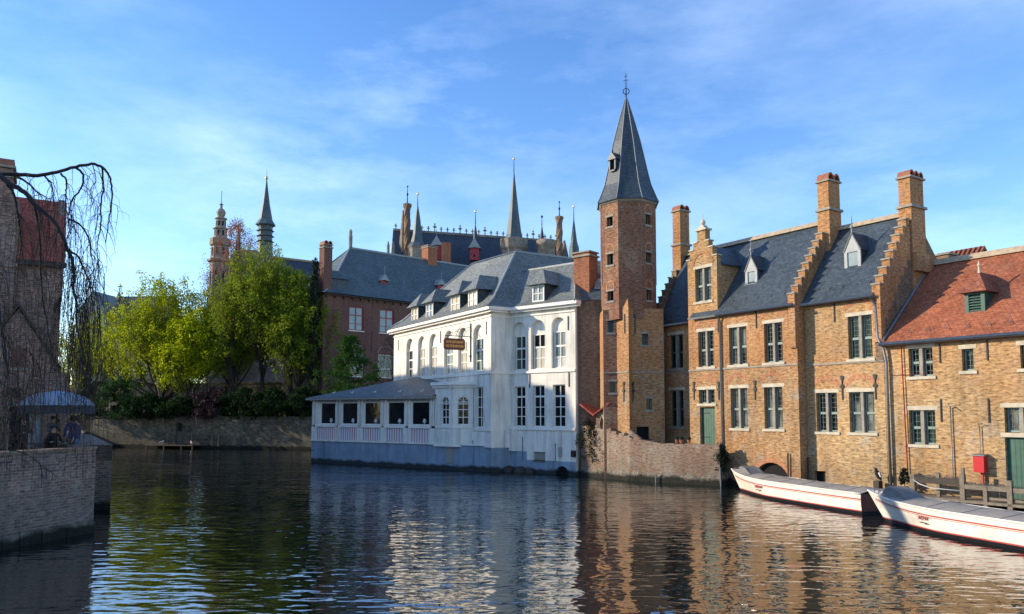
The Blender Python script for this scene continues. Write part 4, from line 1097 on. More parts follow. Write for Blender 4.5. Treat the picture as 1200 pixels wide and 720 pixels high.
for i, (a, b_) in enumerate(WN):
    f = MB()
    f.box(FP, a, a+.08, -.2, -.1, 3.34, 5.3); f.box(FP, b_-.08, b_, -.2, -.1, 3.34, 5.3); f.box(FP, a+.08, b_-.08, -.2, -.1, 3.34, 3.46); f.box(FP, a+.08, b_-.08, -.2, -.1, 5.2, 5.3)
    w = f.build('window', M['white_trim'], pv)
    g = MB(); g.face([FP.P(a,-.17,3.34),FP.P(b_,-.17,3.34),FP.P(b_,-.17,5.3),FP.P(a,-.17,5.3)]); g.build('pane', M['glass_dark'], w)
    l = MB(); u = a+(b_-a)*.7; q = FP.P(u,-.11,3.5); 
    l.lathe(q.x,q.y,[(.05,3.47),(.05,3.62),(.16,3.62),(.08,3.9)],8); l.build('table_lamp', M['net'], w)
wl = MB(); wl.box(FP, 0, 14.4, -.3, .02, 5.3, 5.5); wl.box(FP, -.35, 14.5, -.3, .45, 5.5, 5.66)
for u in range(0,30): wl.box(FP, u*.49+.02, u*.49+.1, .02, .3, 5.42, 5.5)
wl.build('eaves_board', M['shutter'], pv)
e = MB(); e.face([FP.P(0,-.02,1.9),FP.P(0,-7,1.9),FP.P(0,-7,5.5),FP.P(0,-.02,5.5)]); e.face([FP.P(14.4,-.2,1.9),FP.P(14.4,-5,1.9),FP.P(14.4,-5,5.5),FP.P(14.4,-.2,5.5)]); e.build('wall', M['white'], pv)
r = MB(); a, b_ = FP.P(-.45,.5,5.67), FP.P(14.5,.5,5.67); c, d = FP.P(14.9,-4.6,7.55), FP.P(7.6,-4.9,7.55)
r.face([a,b_,c,d]); r.face([a, d, FP.P(-.45,-7,5.67)]); c2, d2 = FP.P(14.9,-9.5,7.45), FP.P(5.0,-10,7.4)
r.face([d, c, c2, d2]); r.face([b_, FP.P(14.9,-4.6,5.67), c]); prf = r.build('roof', M['slate_purple'], pv)
h = MB()
for u in (2.3,4.6,7.3,10.2,12.6): q = FP.P(u,-.45,6.08); h.tube([q+Vector((-.14,0,.1)), q+Vector((.02,-.05,0)), q+Vector((.12,0,.16))], .035, 5)
h.build('roof_hook', M['white_trim'], prf)
# ---- bay window (part of hotel)
by = MB(); Pa, Pb, Pc, Pd = FP.xy(14.42,.02), FP.xy(16.40,.30), FP.xy(17.75,-.55), FP.xy(15.6,-3.2)
bA, bB = Fr(Pa, Pb), Fr(Pb, Pc)
hA = [(.72,1.62,3.45,5.62,.42)]; hB = [(.38,1.28,3.45,5.62,.42)]
by.wall(bA, 0, bA.L, 1.95, 6.5, hA, rev=.16); by.wall(bB, 0, bB.L, 1.95, 6.5, hB, rev=.16)
for p, q in ((Pc,Pd),(Pd,Pa)): by.face([(p[0],p[1],1.95),(q[0],q[1],1.95),(q[0],q[1],6.5),(p[0],p[1],6.5)])
by.face([(*p,1.96) for p in (Pa,Pb,Pc,Pd)])
bay = by.build('bay_window', M['white'], ht)
cr = MB()
for f, a0, a1 in ((bA,-.2,bA.L+.17),(bB,-.17,bB.L+.3)):
    cr.box(f, a0, a1, -.1, .12, 6.3, 6.48); cr.box(f, a0-.05, a1+.05, -.1, .28, 6.5, 6.75); cr.box(f, .05, a1-.2, -.03, .05, 5.02, 5.09)
    cr.box(f, .1, f.L-.1, -.02, .05, 3.2, 3.34); cr.box(f, -.05, f.L+.05, -.1, .1, 1.78, 1.96)
cr.face([(Pa[0],Pa[1],6.75),(Pb[0],Pb[1],6.75),(Pc[0],Pc[1],6.75),(Pd[0],Pd[1],6.75)])
cr.build('cornice', M['white_trim'], bay)
white_window(bay, bA, .72,1.62,3.45,5.62, rev=.16, rows=3, arch=.42, glassm=M['glass_dark'], name='arched_window')
white_window(bay, bB, .38,1.28,3.45,5.62, rev=.16, rows=3, arch=.42, glassm=M['glass_dark'], name='arched_window')
g = MB(); g.box(FP, 15.6, 16.35, .0, .05, .55, 1.75); 
for i in range(8): g.box(FP, 15.64,16.31,.05,.075,.6+i*.14,.66+i*.14)
g.build('shutter', M['shutter'], pv)
g = MB(); g.tube([FP.P(18.2,.06,.2),FP.P(18.2,.06,2.3)],.035,6); g.build('pipe', M['blue_paint'], pv)
g = MB(); g.tube([FP.P(.05,.3,1.1),FP.P(.5,.1,1.1)],.03,5); g.build('iron_hook', M['iron'], pv)
# grassy/mossy lumps at the waterline
random.seed(5)
for k, (q, w_, lab) in enumerate(((FS.P(.15,.35,0),.5,'leftmost mossy boulder at the foot of the white hotel corner'),(FS.P(1.25,.35,0),.55,'largest mossy boulder beside the blue plinth of the hotel'),(FS.P(2.0,.3,0),.4,'rightmost mossy boulder under the shuttered hotel basement window'))):
    mb = MB(); mb.blob((q.x,q.y,.05), w_, w_*.8, w_*.75, 10, 7)
    for v in mb.v: v += Vector((random.uniform(-.06,.06),random.uniform(-.06,.06),random.uniform(-.06,.06)))
    tag(mb.build('mossy_boulder', M['boat_black'] if False else M['leaf_dark'] if False else M['wood_dark'], loc=(q.x,q.y,0)), lab, 'boulder', 'boulders at the waterline')
# ---- hotel sign
sg = thing('hanging_sign', 'red hanging hotel sign with orange lettering on a wrought iron bracket', 'sign', tuple(FW.P(15.46,.1,9.6)))
nS = FW.xy(15.46,0); F_s = Fr(FW.xy(15.46,2.35), FW.xy(15.46,.05))    # u runs towards the wall
b = MB(); b.extr(F_s, [(.12,9.18),(.0,9.32),(.0,9.92),(.12,10.06),(1.68,10.06),(1.8,9.92),(1.8,9.32),(1.68,9.18)], -.05, .05); bd = b.build('board', M['sign_red'], sg)
b = MB(); b.extr(F_s, [(.16,9.25),(.07,9.35),(.07,9.89),(.16,9.99),(1.64,9.99),(1.73,9.89),(1.73,9.35),(1.64,9.25)], .051, .056); b.build('border', M['boat_wood'], bd)
text_mesh('lettering', 'HOTEL RESTAURANT', .25, 'sign_orange', bd, F_s, .9, .065, 9.77, width=1.5)
text_mesh('lettering', 'DUC DE BOURGOGNE', .25, 'sign_orange', bd, F_s, .9, .065, 9.46, width=1.5)
b = MB(); b.tube([F_s.P(2.3,0,8.3), F_s.P(2.3,0,11.3)], .045, 6); b.tube([F_s.P(.1,0,10.25), F_s.P(2.3,0,10.25)], .03, 6)
for t in (.3, 1.5): b.tube([F_s.P(t,0,10.05), F_s.P(t,0,10.25)], .02, 5)
b.blob(F_s.P(2.3,0,8.75), .09,.09,.13,6,4)
b.build('bracket', M['iron'], sg)
b = MB()
def scroll(cx, cz, r, a0, a1, n=14, gr=.0):
    pts = [F_s.P(cx+(r+gr*k/n)*math.cos(a0+(a1-a0)*k/n), 0, cz+(r+gr*k/n)*math.sin(a0+(a1-a0)*k/n)) for k in range(n+1)]
    b.tube(pts, .018, 4)
scroll(1.75,10.6,.1,0,4.5,14,.2); scroll(1.2,10.5,.08,0,4.6,14,.14); scroll(.7,10.42,.06,0,4.6,14,.1); scroll(2.0,10.25,.9,1.9,3.1); scroll(2.3,10.25,.55,1.7,3.1)
b.tube([F_s.P(.5,0,10.25),F_s.P(1.2,0,10.75),F_s.P(2.25,0,11.0)],.02,4); b.build('scrollwork', M['iron'], sg)

# ------------------------------------------------------------------ dark red brick mansion behind
FU = Fr((-23.4,95.5),(-4.9,112.5))
mn = thing('brick_mansion', 'dark red brick mansion with red framed windows and large blue slate roof behind the pavilion', 'house', (-15,105,3.8))
hU = [(3.4,5.55,15.0,18.1),(8.0,10.25,15.0,18.15),(3.35,5.6,9.0,12.05),(7.85,10.2,9.0,12.1),(12.6,14.8,15.0,18.1)]
wl = MB(); wl.wall(FU, 0, 30, 2, 19.4, hU, rev=.25)
FUl = Fr(FU.xy(0,-11), FU.xy(0,0))
wl.face([FU.P(30,0,2),FU.P(30,-11,2),FU.P(30,-11,19.4),FU.P(30,0,19.4)]); wl.face([FU.P(0,-11,2),FU.P(30,-11,2),FU.P(30,-11,19.4),FU.P(0,-11,19.4)])
wl.build('wall', M['brick_purple'], mn)
wl = MB(); hL = [(1.2,2.5,6.5,9.2),(4,5.2,6.5,9.2),(6.8,8,6.5,9.2),(1.2,2.5,11.5,14),(4,5.2,11.5,14),(6.8,8,11.5,14),(4,5.2,15.5,18),(6.8,8,15.5,18)]
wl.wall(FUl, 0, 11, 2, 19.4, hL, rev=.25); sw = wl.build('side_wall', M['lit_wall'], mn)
for h in hL: white_window(sw, FUl, *h, rows=3, glassm=M['glass'])
for h in hU[:2]+hU[4:]: white_window(mn, FU, *h, rev=.2, trans=[h[2]+2.0, h[2]+.9], glassm=M['glass_pale'], frame=M['frame_red'], t=.14, sill=True)
for h in hU[2:4]: white_window(mn, FU, *h, rev=.2, trans=[h[2]+1.2], glassm=M['glass'], t=.1)
a = MB()
for h in hU[2:4]:
    c = (h[0]+h[1])/2; K = 10
    for k in range(K):
        t0, t1 = PI*k/K, PI*(k+1)/K
        a.face([FU.P(c-R_*math.cos(t), .02, h[3]+.15+R_*.75*math.sin(t)) for t, R_ in ((t0,1.15),(t1,1.15),(t1,1.4),(t0,1.4))])
a.build('brick_arch', M['brick_grey'], mn)
for u in (6.9,6.85): anchor(mn, FU, u, 18.2 if u > 6.86 else 12.3, 19.3 if u > 6.86 else 15.0, fancy=False)
co_ = MB(); co_.box(FU, -.3, 30, -.1, .35, 19.25, 19.45)
for k in range(24): co_.box(FU, k*1.25, k*1.25+.18, 0, .3, 18.9, 19.25)
co_.build('cornice', M['wood_dark'], mn)
rl = MB(); z0 = 19.46
a, b_, c, d = FU.P(-.6,.65,z0), FU.P(30,.65,z0), FU.P(30,-5.5,27.2), FU.P(6.6,-5.5,27.0)
def flare2(a, b, c, d, ks=((.15,.55),(.35,.55))):
    pa, pb = a, b
    for k, dr in ks:
        p, q = a.lerp(d,k)-Vector((0,0,dr)), b.lerp(c,k)-Vector((0,0,dr)); rl.face([pa,pb,q,p]); pa, pb = p, q
    rl.face([pa,pb,c,d])
flare2(a,b_,c,d); a2 = FU.P(-.6,-11.65,z0); flare2(a2, a, d, d); rl.face([a2,d,c,FU.P(30,-11.65,z0)])
mr = rl.build('roof', M['slate_purple'], mn)
hp = MB(); hp.tube([a, a.lerp(d,.15)-Vector((0,0,.53)), a.lerp(d,.35)-Vector((0,0,.53)), d], .12, 6); hp.tube([d,c],.16,6); hp.build('hip_lead', M['lead'], mr)
fp = MB(); q = FU.P(6.7,-5.5,27); fp.lathe(q.x,q.y,[(.25,27.0),(.28,28.6),(.22,28.9),(.24,29.3),(.1,29.6)],8); fp.build('finial', M['stone_far'], mr)
def red_dormer(th, fr, u0, u1, o, zb, zt, rh=1.0, depth=2.5):
    f = MB(); f.box(fr, u0, u1, o-depth, o, zb, zt); d = f.build('dormer', M['red_paint'] if False else M['frame_red'], th)
    r = MB(); uc = (u0+u1)/2; e = .3; r.extr(fr, [(u0-e,zt-.05),(uc,zt+rh),(u1+e,zt-.05),(uc,zt+.1)], o-depth, o+.35); r.build('dormer_roof', M['lead'], d)
    g = MB(); g.box(fr, uc-.16, uc+.16, o, o+.01, zb+.5, zb+.95); g.build('hatch', M['dark'], d)
    k = MB(); k.tube([fr.P(uc,o+.2,zt+rh*.8), fr.P(uc,o+.2,zt+rh+1.1)], .05, 5); k.build('finial', M['lead'], d)
red_dormer(mn, FU, 9.25, 10.2, -1.75, 21.0, 22.3, .9); red_dormer(mn, FU, 18.9, 19.9, -1.75, 21.5, 22.8, .9); 
hip_dormer(mn, FUl, 6.5, 7.8, -.5, 20.2, 21.9, M['glass_dark'], roofm='slate_purple'); hip_dormer(mn, FUl, 9.2, 10.3, -.4, 20.0, 21.5, M['glass_dark'], roofm='slate_purple')
chimney(mn, FUl, 9.7, 10.95, -.9, .25, 3.8, 25.6, 25.2, mat='brick_purple', pots=True)
chimney(mn, FU, 19.4, 21.1, -6.5, -4.9, 24, 29.2, 28.9, mat='brick_chimney', pots=False)
# ------------------------------------------------------------------ church on the left
ch = thing('stone_church', 'old church with stone turret, dark slate nave and slender lead fleche behind the trees', 'church', (-36,125,3.8))
FN = Fr((-44.5,125),(-20,143))      # eave line, receding to the right
wl = MB(); wl.wall(FN, 0, 30, 3, 22, o=2.5); wl.extru(FN, [(2.5,22),(-4,31.2),(-10.5,22)], 0, .5); wl.face([FN.P(0,2.5,3),FN.P(0,-10.5,3),FN.P(0,-10.5,22),FN.P(0,2.5,22)]); wl.build('wall', M['stone_far'], ch)
r = MB(); gable_roof(r, FN, -.3, 30, 2.9, 21.6, -4, 31.4); rn = r.build('roof', M['slate_navy'], ch)
r = MB(); r.tube([FN.P(-.3,-4,31.5),FN.P(30,-4,31.5)], .22, 6); r.build('ridge', M['ridge'], rn)
def octo(mb, x, y, prof, n=8): mb.lathe(x, y, prof, n, PI/8)
# gable front tower mass
b = MB(); b.box(WORLD, -45.2, -40.6, -131, -122, 3, 29.6); b.extr(WORLD, [(-45.2,29.6),(-40.6,29.6),(-41.2,30.6),(-44.6,30.6)], -131, -122); b.build('gable_front', M['stone_far'], ch)
tx, ty = -46.4, 120.5
t = MB(); octo(t, tx, ty, [(1.75,3),(1.75,22),(1.9,22.2),(1.55,22.5),(1.5,29.4),(1.95,29.7),(1.95,30.1),(1.4,30.4),(1.3,32.7),(1.6,32.9),(1.6,34.2),(1.0,34.4),(.95,36.0),(1.2,36.1),(1.2,36.3),(.8,36.5),(.75,38.0),(.95,38.1),(.95,38.3),(.45,38.5),(.62,39.0),(.7,39.5),(.5,40.0),(.2,40.3),(.15,40.9),(.35,41.0),(.05,41.3)])
for v in t.v:
    if v.z > 22: v.z = 22+(v.z-22)*.82
tu = t.build('turret', M['stone_far'], ch)
t = MB(); t.tube([(tx,ty,37.4),(tx,ty,39.8)], .05, 5); t.build('finial', M['iron'], tu)
for z, rr, h in ((29.4,1.42,1.1),(32.5,1.0,.8),(34.1,.8,.7),(24.5,1.55,2.2)):
    for j in range(8):
        a = PI/8+PI/8+j*PI/4; c, s = math.cos(a), math.sin(a); f = Fr((tx+rr*c*.925+.28*s, ty+rr*s*.925-.28*c), (tx+rr*c*.925-.28*s, ty+rr*s*.925+.28*c))
        t = MB(); t.box(f, .16, .40, -.05, .02, z, z+h); t.build('opening', M['dark'], tu)
px, py = -40.9, 125.5
t = MB(); octo(t, px, py, [(1.25,29),(1.2,32.6),(1.5,32.7),(1.1,32.9),(1.15,33.5),(1.5,33.6),(1.1,33.8),(1.15,34.4),(1.5,34.5),(1.1,34.7),(1.2,35.2),(1.65,35.5),(1.1,36.4),(.62,39),(.22,42),(.08,43.3)])
fl = t.build('fleche', M['slate_purple'], ch)
t = MB(); t.blob((px,py,43.5),.28,.28,.3,8,6); t.tube([(px,py,43.6),(px,py,44.9)],.04,5); t.build('gilt_ball', M['gilt'], fl)
red_dormer(ch, FN, 17.6, 19.0, -.6, 27.4, 29.2, 1.3)
t = MB(); octo(t, -44.0, 121.8, [(.5,3),(.45,31),(.1,34.5)], 6); t.build('pinnacle', M['stone_far'], ch)

# chapels far left
for k, (x, y, w_, zr, ze, mat, lab) in enumerate(((-83.5,152,6.0,28.4,24.6,'stone_far','far grey gabled chapel seen through the hanging branches'),(-76.2,150,7.6,28.0,17,'slate_navy','far chapel with dark slate roof and small cross left of the trees'))):
    c = thing('chapel', lab, 'chapel', (x,y,3.8))
    f = Fr((x-w_/2,y),(x+w_/2+4,y-1))
    if k == 0:
        b = MB(); b.wall(f, 0, w_, 3, ze); b.extr(f, [(0,ze),(w_,ze),(w_/2,zr)], -.4, 0); b.box(f, w_, w_+9, -8, -.5, 3, 20.5); b.build('wall', M['stone_pale'], c)
        b = None; r = MB(); r.extr(f, [(-.3,ze-.3),(w_/2,zr+.3),(w_+.3,ze-.3),(w_/2,zr-.1)], -14, .1); r.extru(f, [(-.2,20.4),(-4.2,25.6),(-8.2,20.4)], w_*.5, w_+8.5); r.build('roof', M['slate_light'], c)
    else:
        b = MB(); b.box(f, 0, 12, -9, 0, 3, ze); b.extru(f, [(.1,ze),(-4.5,zr+.8),(-9.1,ze)], -.4, .05); b.build('wall', M['stone_far'], c)
        r = MB(); gable_roof(r, f, .05, 12, .4, ze-.2, -4.5, zr); r.build('roof', M['slate_navy'], c)
    wm = MB()
    for uu in ((w_/2-1.6, w_/2, w_/2+1.6) if k == 0 else (2.2, 5.2, 8.2)):
        hgt = 17.5 if k == 0 else 13.5
        wm = MB(); wm.extr(f, [(uu-.5,hgt-5),(uu+.5,hgt-5),(uu+.5,hgt-1),(uu,hgt),(uu-.5,hgt-1)], -.1, .04); wo = wm.build('lancet_window', M['dark'], c)
        wm = MB(); wm.box(f, uu-.75, uu+.75, 0, .15, hgt-5.3, hgt-5.05); wm.build('sill', M['stone_pale'], wo)
    for uu in ((.1, w_-.5) if k == 0 else (.3, 3.6, 6.6, 9.8)):
        wm = MB(); wm.extru(f, [(0,3),(1.1,3),(.9,12),(0,15)], uu, uu+.6); wm.build('buttress', M['stone_far'], c)
    wm = MB(); wm.box(f, -.05, w_ if k == 0 else 12, 0, .12, 17.6 if k == 0 else 16.2, 18.0 if k == 0 else 16.6); wm.build('cornice', M['stone_pale'], c)
    q = f.P(.0 if k else w_/2, -4.5 if k else 0, zr+.7)
    b = MB(); b.tube([q, q+Vector((0,0,2.0))], .09, 5); b.tube([q+Vector((-.5,0,1.35)), q+Vector((.5,0,1.35))], .09, 5); b.build('cross', M['iron'], c)

# ------------------------------------------------------------------ gothic town hall
th_ = thing('gothic_town_hall', 'gothic town hall with crested slate roof, twisted brick turrets and slate spires on the skyline', 'town hall', (-4,138,3.8))
FT = Fr((-22,135.5),(12,146)); 
FTr = Fr((-20.2,138),(9.5,147.2))
wl = MB(); wl.box(FTr, -1, 31, -5, 5, 3, 27); wl.build('wall', M['stone_far'], th_)
r = MB(); gable_roof(r, FTr, -1.5, 30.6, 5.5, 26.5, 0, 37.6); rt = r.build('roof', M['slate_navy'], th_)
c = MB()
c.box(FTr, -1.5, 30.6, -.12, .12, 37.5, 37.9)
for k in range(27):
    u = -1+k*1.2; big = (k % 4 == 2)
    h = 1.5 if big else .9
    c.extr(FTr, [(u-.1,37.9),(u+.1,37.9),(u+.07,37.9+h),(u-.07,37.9+h)], -.07, .07)
    w_ = .42 if big else .34
    c.extr(FTr, [(u-w_,37.9+h*.55),(u,37.9+h*.4),(u+w_,37.9+h*.55),(u,37.9+h*.75)], -.07, .07)
    c.extr(FTr, [(u-.18,37.9+h*.9),(u,37.9+h*.8),(u+.18,37.9+h*.9),(u,37.9+h*1.05)], -.07, .07)
c.build('roof_cresting', M['stone_far'], rt)
def spire(x, y, prof, mat, fin=None, n=8, name='spire', gilt=True):
    t = MB(); octo(t, x, y, prof, n); o = t.build(name, M[mat], th_)
    z = prof[-1][1]
    if fin:
        t = MB(); t.tube([(x,y,z-.1),(x,y,z+fin)], [.1,.04], 5); t.build('finial', M['iron'], o)
        t = MB(); t.blob((x,y,z+fin),.22,.22,.25,7,5); t.build('ball', M['gilt'] if gilt else M['iron'], o)
    return o
# spire, drum below it
spire(-16.8,134.5,[(1.75,28),(1.75,33.4),(1.95,33.7)], 'stone_far', name='turret_drum'); spire(-16.8,134.5,[(1.85,33.7),(1.2,34.6),(.85,36),(.5,39),(.1,41.2)],'slate_purple',2.2)
spire(.35,134.5,[(2.3,30),(2.3,33.0),(2.6,33.4),(2.6,35.0),(2.45,35.1)], 'stone_far', name='turret_drum'); spire(.35,134.5,[(1.75,35.1),(1.45,36),(.9,40),(.45,44),(.1,47.2)],'slate_purple',2.6)
spire(11.25,137.5,[(.95,30),(.95,34.2),(.6,35.4),(.1,39.4)],'slate_purple',2.6)
spire(-6.6,136.5,[(.45,33),(.4,36.2),(.05,38.6)],'slate_navy',2.2); spire(5.4,136.5,[(.45,33),(.4,36.0),(.05,38.2)],'slate_navy',1.6,gilt=False)
# twisted brick turrets
for x, y, zb, zt, fz in ((-18.85,136,30,42.0,3.2),(8.65,138,31,40.2,2.7)):
    t = MB(); n = 8; K = 26; b0 = len(t.v)
    for k in range(K+1):
        z = zb+(zt-zb)*k/K
        for j in range(n):
            a = 2*PI*j/n + k*.22; rr = (.62 if k < K-1 else .78)*(1 if j % 2 else .86)
            t.v.append(Vector((x+rr*math.cos(a), y+rr*math.sin(a), z)))
    for k in range(K):
        for j in range(n):
            t.f.append((b0+k*n+j, b0+k*n+(j+1)%n, b0+(k+1)*n+(j+1)%n, b0+(k+1)*n+j)); t.m.append(0); t.sm.append(False)
    t.f.append(tuple(b0+K*n+j for j in range(n))); t.m.append(0); t.sm.append(False)
    o = t.build('twisted_turret', M['brick_brown'], th_)
    t = MB(); t.tube([(x,y,zt),(x,y,zt+fz)],[.12,.04],5); t.blob((x,y,zt+fz*.55),.2,.2,.28,6,4); t.blob((x,y,zt+fz),.16,.16,.2,6,4); t.build('finial', M['iron'], o)
spire(-19.7,136.6,[(.8,28),(.75,33.5),(.15,41)],'stone_far',n=6,name='buttress_pinnacle'); spire(9.6,139,[(.9,28),(.85,33.2),(.2,36)],'stone_far',n=6,name='buttress_pinnacle')
for x in (-21.9,-21.0): spire(x,134,[(.28,28),(.26,34.0),(.05,34.8)],'stone_far',n=6,name='pinnacle')
FTd = Fr((-22,135.5),(12,136.5))
red_dormer(th_, FTd, 7.8, 9.4, 1.5, 31.5, 34.0, 1.8); red_dormer(th_, FTd, 14.5, 16.1, 1.5, 31.5, 33.6, 1.8)
b = MB(); b.lathe(5.95,133,[(1.6,28),(1.6,33.6),(1.75,33.7),(1.75,34.6)],12,smooth=True); b.build('drum_chimney', M['stone_far'], th_)
b = MB(); b.box(WORLD, -12.3,-10.7,-133.5,-132,28,34.1); b.build('chimney', M['brick_chimney'], th_)

# ------------------------------------------------------------------ far quay
qw = thing('quay_wall', 'long old masonry quay wall under the trees, patched and mossy', 'wall', (-40,96,0))
FQw = Fr((-56.5,101.55),(-23.87,92.0)); LQ = FQw.L
mb = MB(); mb.wall(FQw, 0, LQ+14, -1, 3.75, [(14.6,15.6,.35,3.2,.4)], rev=.5); mb.face([FQw.P(0,0,3.75),FQw.P(LQ+14,0,3.75),FQw.P(LQ+14,-1,3.75),FQw.P(0,-1,3.75)]); mb.build('masonry', M['quay_stone'], qw)
c = MB(); c.box(FQw, 0, LQ+14, -.5, .1, 3.76, 3.95); c.build('coping', M['quay_stone'], qw)
d = MB(); d.face([FQw.P(14.5,-.45,.3),FQw.P(15.7,-.45,.3),FQw.P(15.7,-.45,3.3),FQw.P(14.5,-.45,3.3)]); d.build('door', M['wood_dark'], qw)
jt = thing('landing_stage', 'small wooden landing stage with ladder rails in front of the quay door', 'landing stage', tuple(FQw.P(15,.8,0)))
b = MB(); b.box(FQw, 11.2, 18.4, .1, 1.5, .32, .45); b.build('deck', M['wood_dark'], jt)
for u in (11.4, 14, 16.6, 18.2):
    b = MB(); b.box(FQw, u, u+.14, 1.3, 1.45, -.8, .32); b.build('post', M['wood_dark'], jt)
b = MB()
for u in (17.2, 20.2, 21.1): b.box(FQw, u, u+.12, .2, .32, .3, 1.9)
for z in (.8,1.25,1.7): b.box(FQw, 17.3, 20.2, .22, .3, z, z+.08)
b.build('railing', M['wood'], jt)
for k, (u, h, lab) in enumerate(((13.1,5.4,'tall pale pole leaning against the quay wall, left of the two'),(18.0,4.6,'shorter pale pole leaning against the quay wall, right of the two'))):
    q = FQw.P(u,.35,2.9); mb = MB(); mb.tube([q, FQw.P(u-2.2 if k == 0 else u-1.7, -.7, 2.9+h)], .05, 5); mb.blob(q,.14,.14,.14,6,4); tag(mb.build('leaning_pole', M['wood'], loc=tuple(q)), lab, 'pole', 'poles leaning on the quay')

def gull(q, rz, lab):
    t = thing('gull', lab, 'bird', tuple(q), 'gulls by the landing stage')
    R = Matrix.Rotation(rz, 3, 'Z'); P = lambda x, y, z: Vector(q) + R @ Vector((x, y, z))
    mb = MB(); pts = [P(-.34,0,.2),P(-.2,0,.24),P(-.05,0,.27),P(.1,0,.32),P(.18,0,.42),P(.24,0,.47),P(.30,0,.47)]
    mb.tube(pts, [.02,.075,.11,.10,.065,.06,.02], 8); mb.build('body', M['bird_white'], t)
    mb = MB(); mb.tube([P(-.3,.09,.24),P(-.1,.1,.3),P(.08,.09,.31)],[.02,.05,.02],6); mb.tube([P(-.3,-.09,.24),P(-.1,-.1,.3),P(.08,-.09,.31)],[.02,.05,.02],6); mb.build('wing', M['bird_grey'], t)
    mb = MB(); mb.tube([P(.29,0,.465),P(.37,0,.45)],[.02,.006],5); mb.build('beak', M['gold'], t)
    for s in (-.04,.04):
        mb = MB(); mb.tube([P(.0,s,.18),P(.0,s,.0)],.01,4); mb.tube([P(-.02,s,.01),P(.08,s,.005)],.012,4); mb.build('leg', M['gold'], t)
gull(FQw.P(13.6,1.3,.455), .8, 'white gull standing at the left end of the landing stage')
gull(FQw.P(18.1,1.35,.455), 2.2, 'white gull standing at the right end of the landing stage')

# ------------------------------------------------------------------ left bank: near terrace, house, added unseen row
tr = thing('terrace_wall', 'tall weathered brick terrace wall rising from the water on the near left', 'wall', (-17,24,0))
pp = [(-20.2,8),(-16.17,24.65),(-15.24,28.33)]
mb = MB()
for a, b in zip(pp, pp[1:]):
    f = Fr(a, b); mb.wall(f, 0, f.L, -.2, 3.02)
f1 = Fr(pp[2], (-19.3,32.6)); mb.wall(f1, 0, f1.L, -.2, 3.02)
for a, b in zip(pp, pp[1:]):
    f = Fr(a, b); mb.face([f.P(0,-.4,3.02),f.P(f.L,-.4,3.02),f.P(f.L,-.4,2.0),f.P(0,-.4,2.0)])
f1b = f1; mb.face([f1.P(0,-.4,3.02),f1.P(f1.L,-.4,3.02),f1.P(f1.L,-.4,2),f1.P(0,-.4,2)])
mb.build('brickwork', M['terrace_brick'], tr)
mb = MB()
for a, b in zip(pp, pp[1:]):
    f = Fr(a, b); mb.box(f, 0, f.L, -.42, .05, 3.022, 3.10)
mb.box(f1, .05, f1.L, -.42, .05, 3.023, 3.098); mb.build('coping', M['brick_old'], tr)
mb = MB()
for a, b in zip(pp, pp[1:]):
    f = Fr(a, b); n = 18
    for k in range(n): mb.box(f, f.L*k/n, f.L*(k+1)/n, -.2, .06+random.uniform(0,.05), -.8, .42+random.uniform(-.06,.05))
mb.build('stone_footing', M['rubble'], tr)
mb = MB(); mb.prism([(-20.4,8),(-16.5,24.7),(-15.6,28.1),(-19.4,32.7),(-26,33),(-30,8)], 1.9, 2.45); mb.build('terrace_floor', M['earth'], tr)
p2 = thing('brick_pier_wall', 'further brick quay pier with vertical edge just behind the near terrace corner', 'wall', (-18.6,35,0))
mb = MB(); f = Fr((-21,34.6),(-17.98,34.77)); mb.wall(f, 0, f.L, -.8, 2.9); g_ = Fr((-17.98,34.77),(-29,53)); mb.wall(g_, 0, g_.L, -.8, 2.9); mb.prism([(-21,34.6),(-17.98,34.77),(-29,53),(-33,50)], 2.2, 2.9); mb.build('brickwork', M['terrace_brick'], p2)

lh_ = thing('waterside_house', 'dim weathered brick house with red tiled roof behind the hanging branches at left edge', 'house', (-22,34,2.2))
FL = Fr((-27.7,28.2),(-19.55,33.1))
Ll = FL.L
mb = MB(); mb.wall(FL, 0, Ll-.32, 2, 9.5); mb.wall(FL, 0, Ll, 9.5, 10.85, o=.02)
mb.extr(FL, [(Ll-.75,8.6),(Ll-.32,9.0),(Ll,9.55),(Ll,10.8),(Ll-.75,10.8)], -.4, .03)
f = Fr(FL.xy(Ll,0), FL.xy(Ll,-7)); mb.face([FL.P(Ll,0,9.5),FL.P(Ll,-7,9.5),FL.P(Ll,-7,11),FL.P(Ll,0,11)]); mb.face([FL.P(Ll-.33,0,2),FL.P(Ll-.33,-7,2),FL.P(Ll-.33,-7,9.6),FL.P(Ll-.33,0,9.6)])
mb.extru(FL, [(0,10.8),(-3.2,14.4),(-7,10.8)], Ll-.3, Ll-.02); mb.face([FL.P(0,-7,2),FL.P(Ll,-7,2),FL.P(Ll,-7,10.8),FL.P(0,-7,10.8)]); mb.build('wall', M['brick_grey'], lh_)
r = MB(); gable_roof(r, FL, -1, Ll+.05, .25, 10.85, -3.2, 14.3); r.build('roof', M['red_tile_dark'], lh_)
g = MB(); g.box(FL, 0, Ll+.1, .12, .36, 10.6, 10.82); g.build('gutter', M['wood_dark'], lh_)
chimney(lh_, FL, Ll-3.15, Ll-2.05, -2.6, -1.7, 10, 15.2, 14.75, mat='brick_grey')
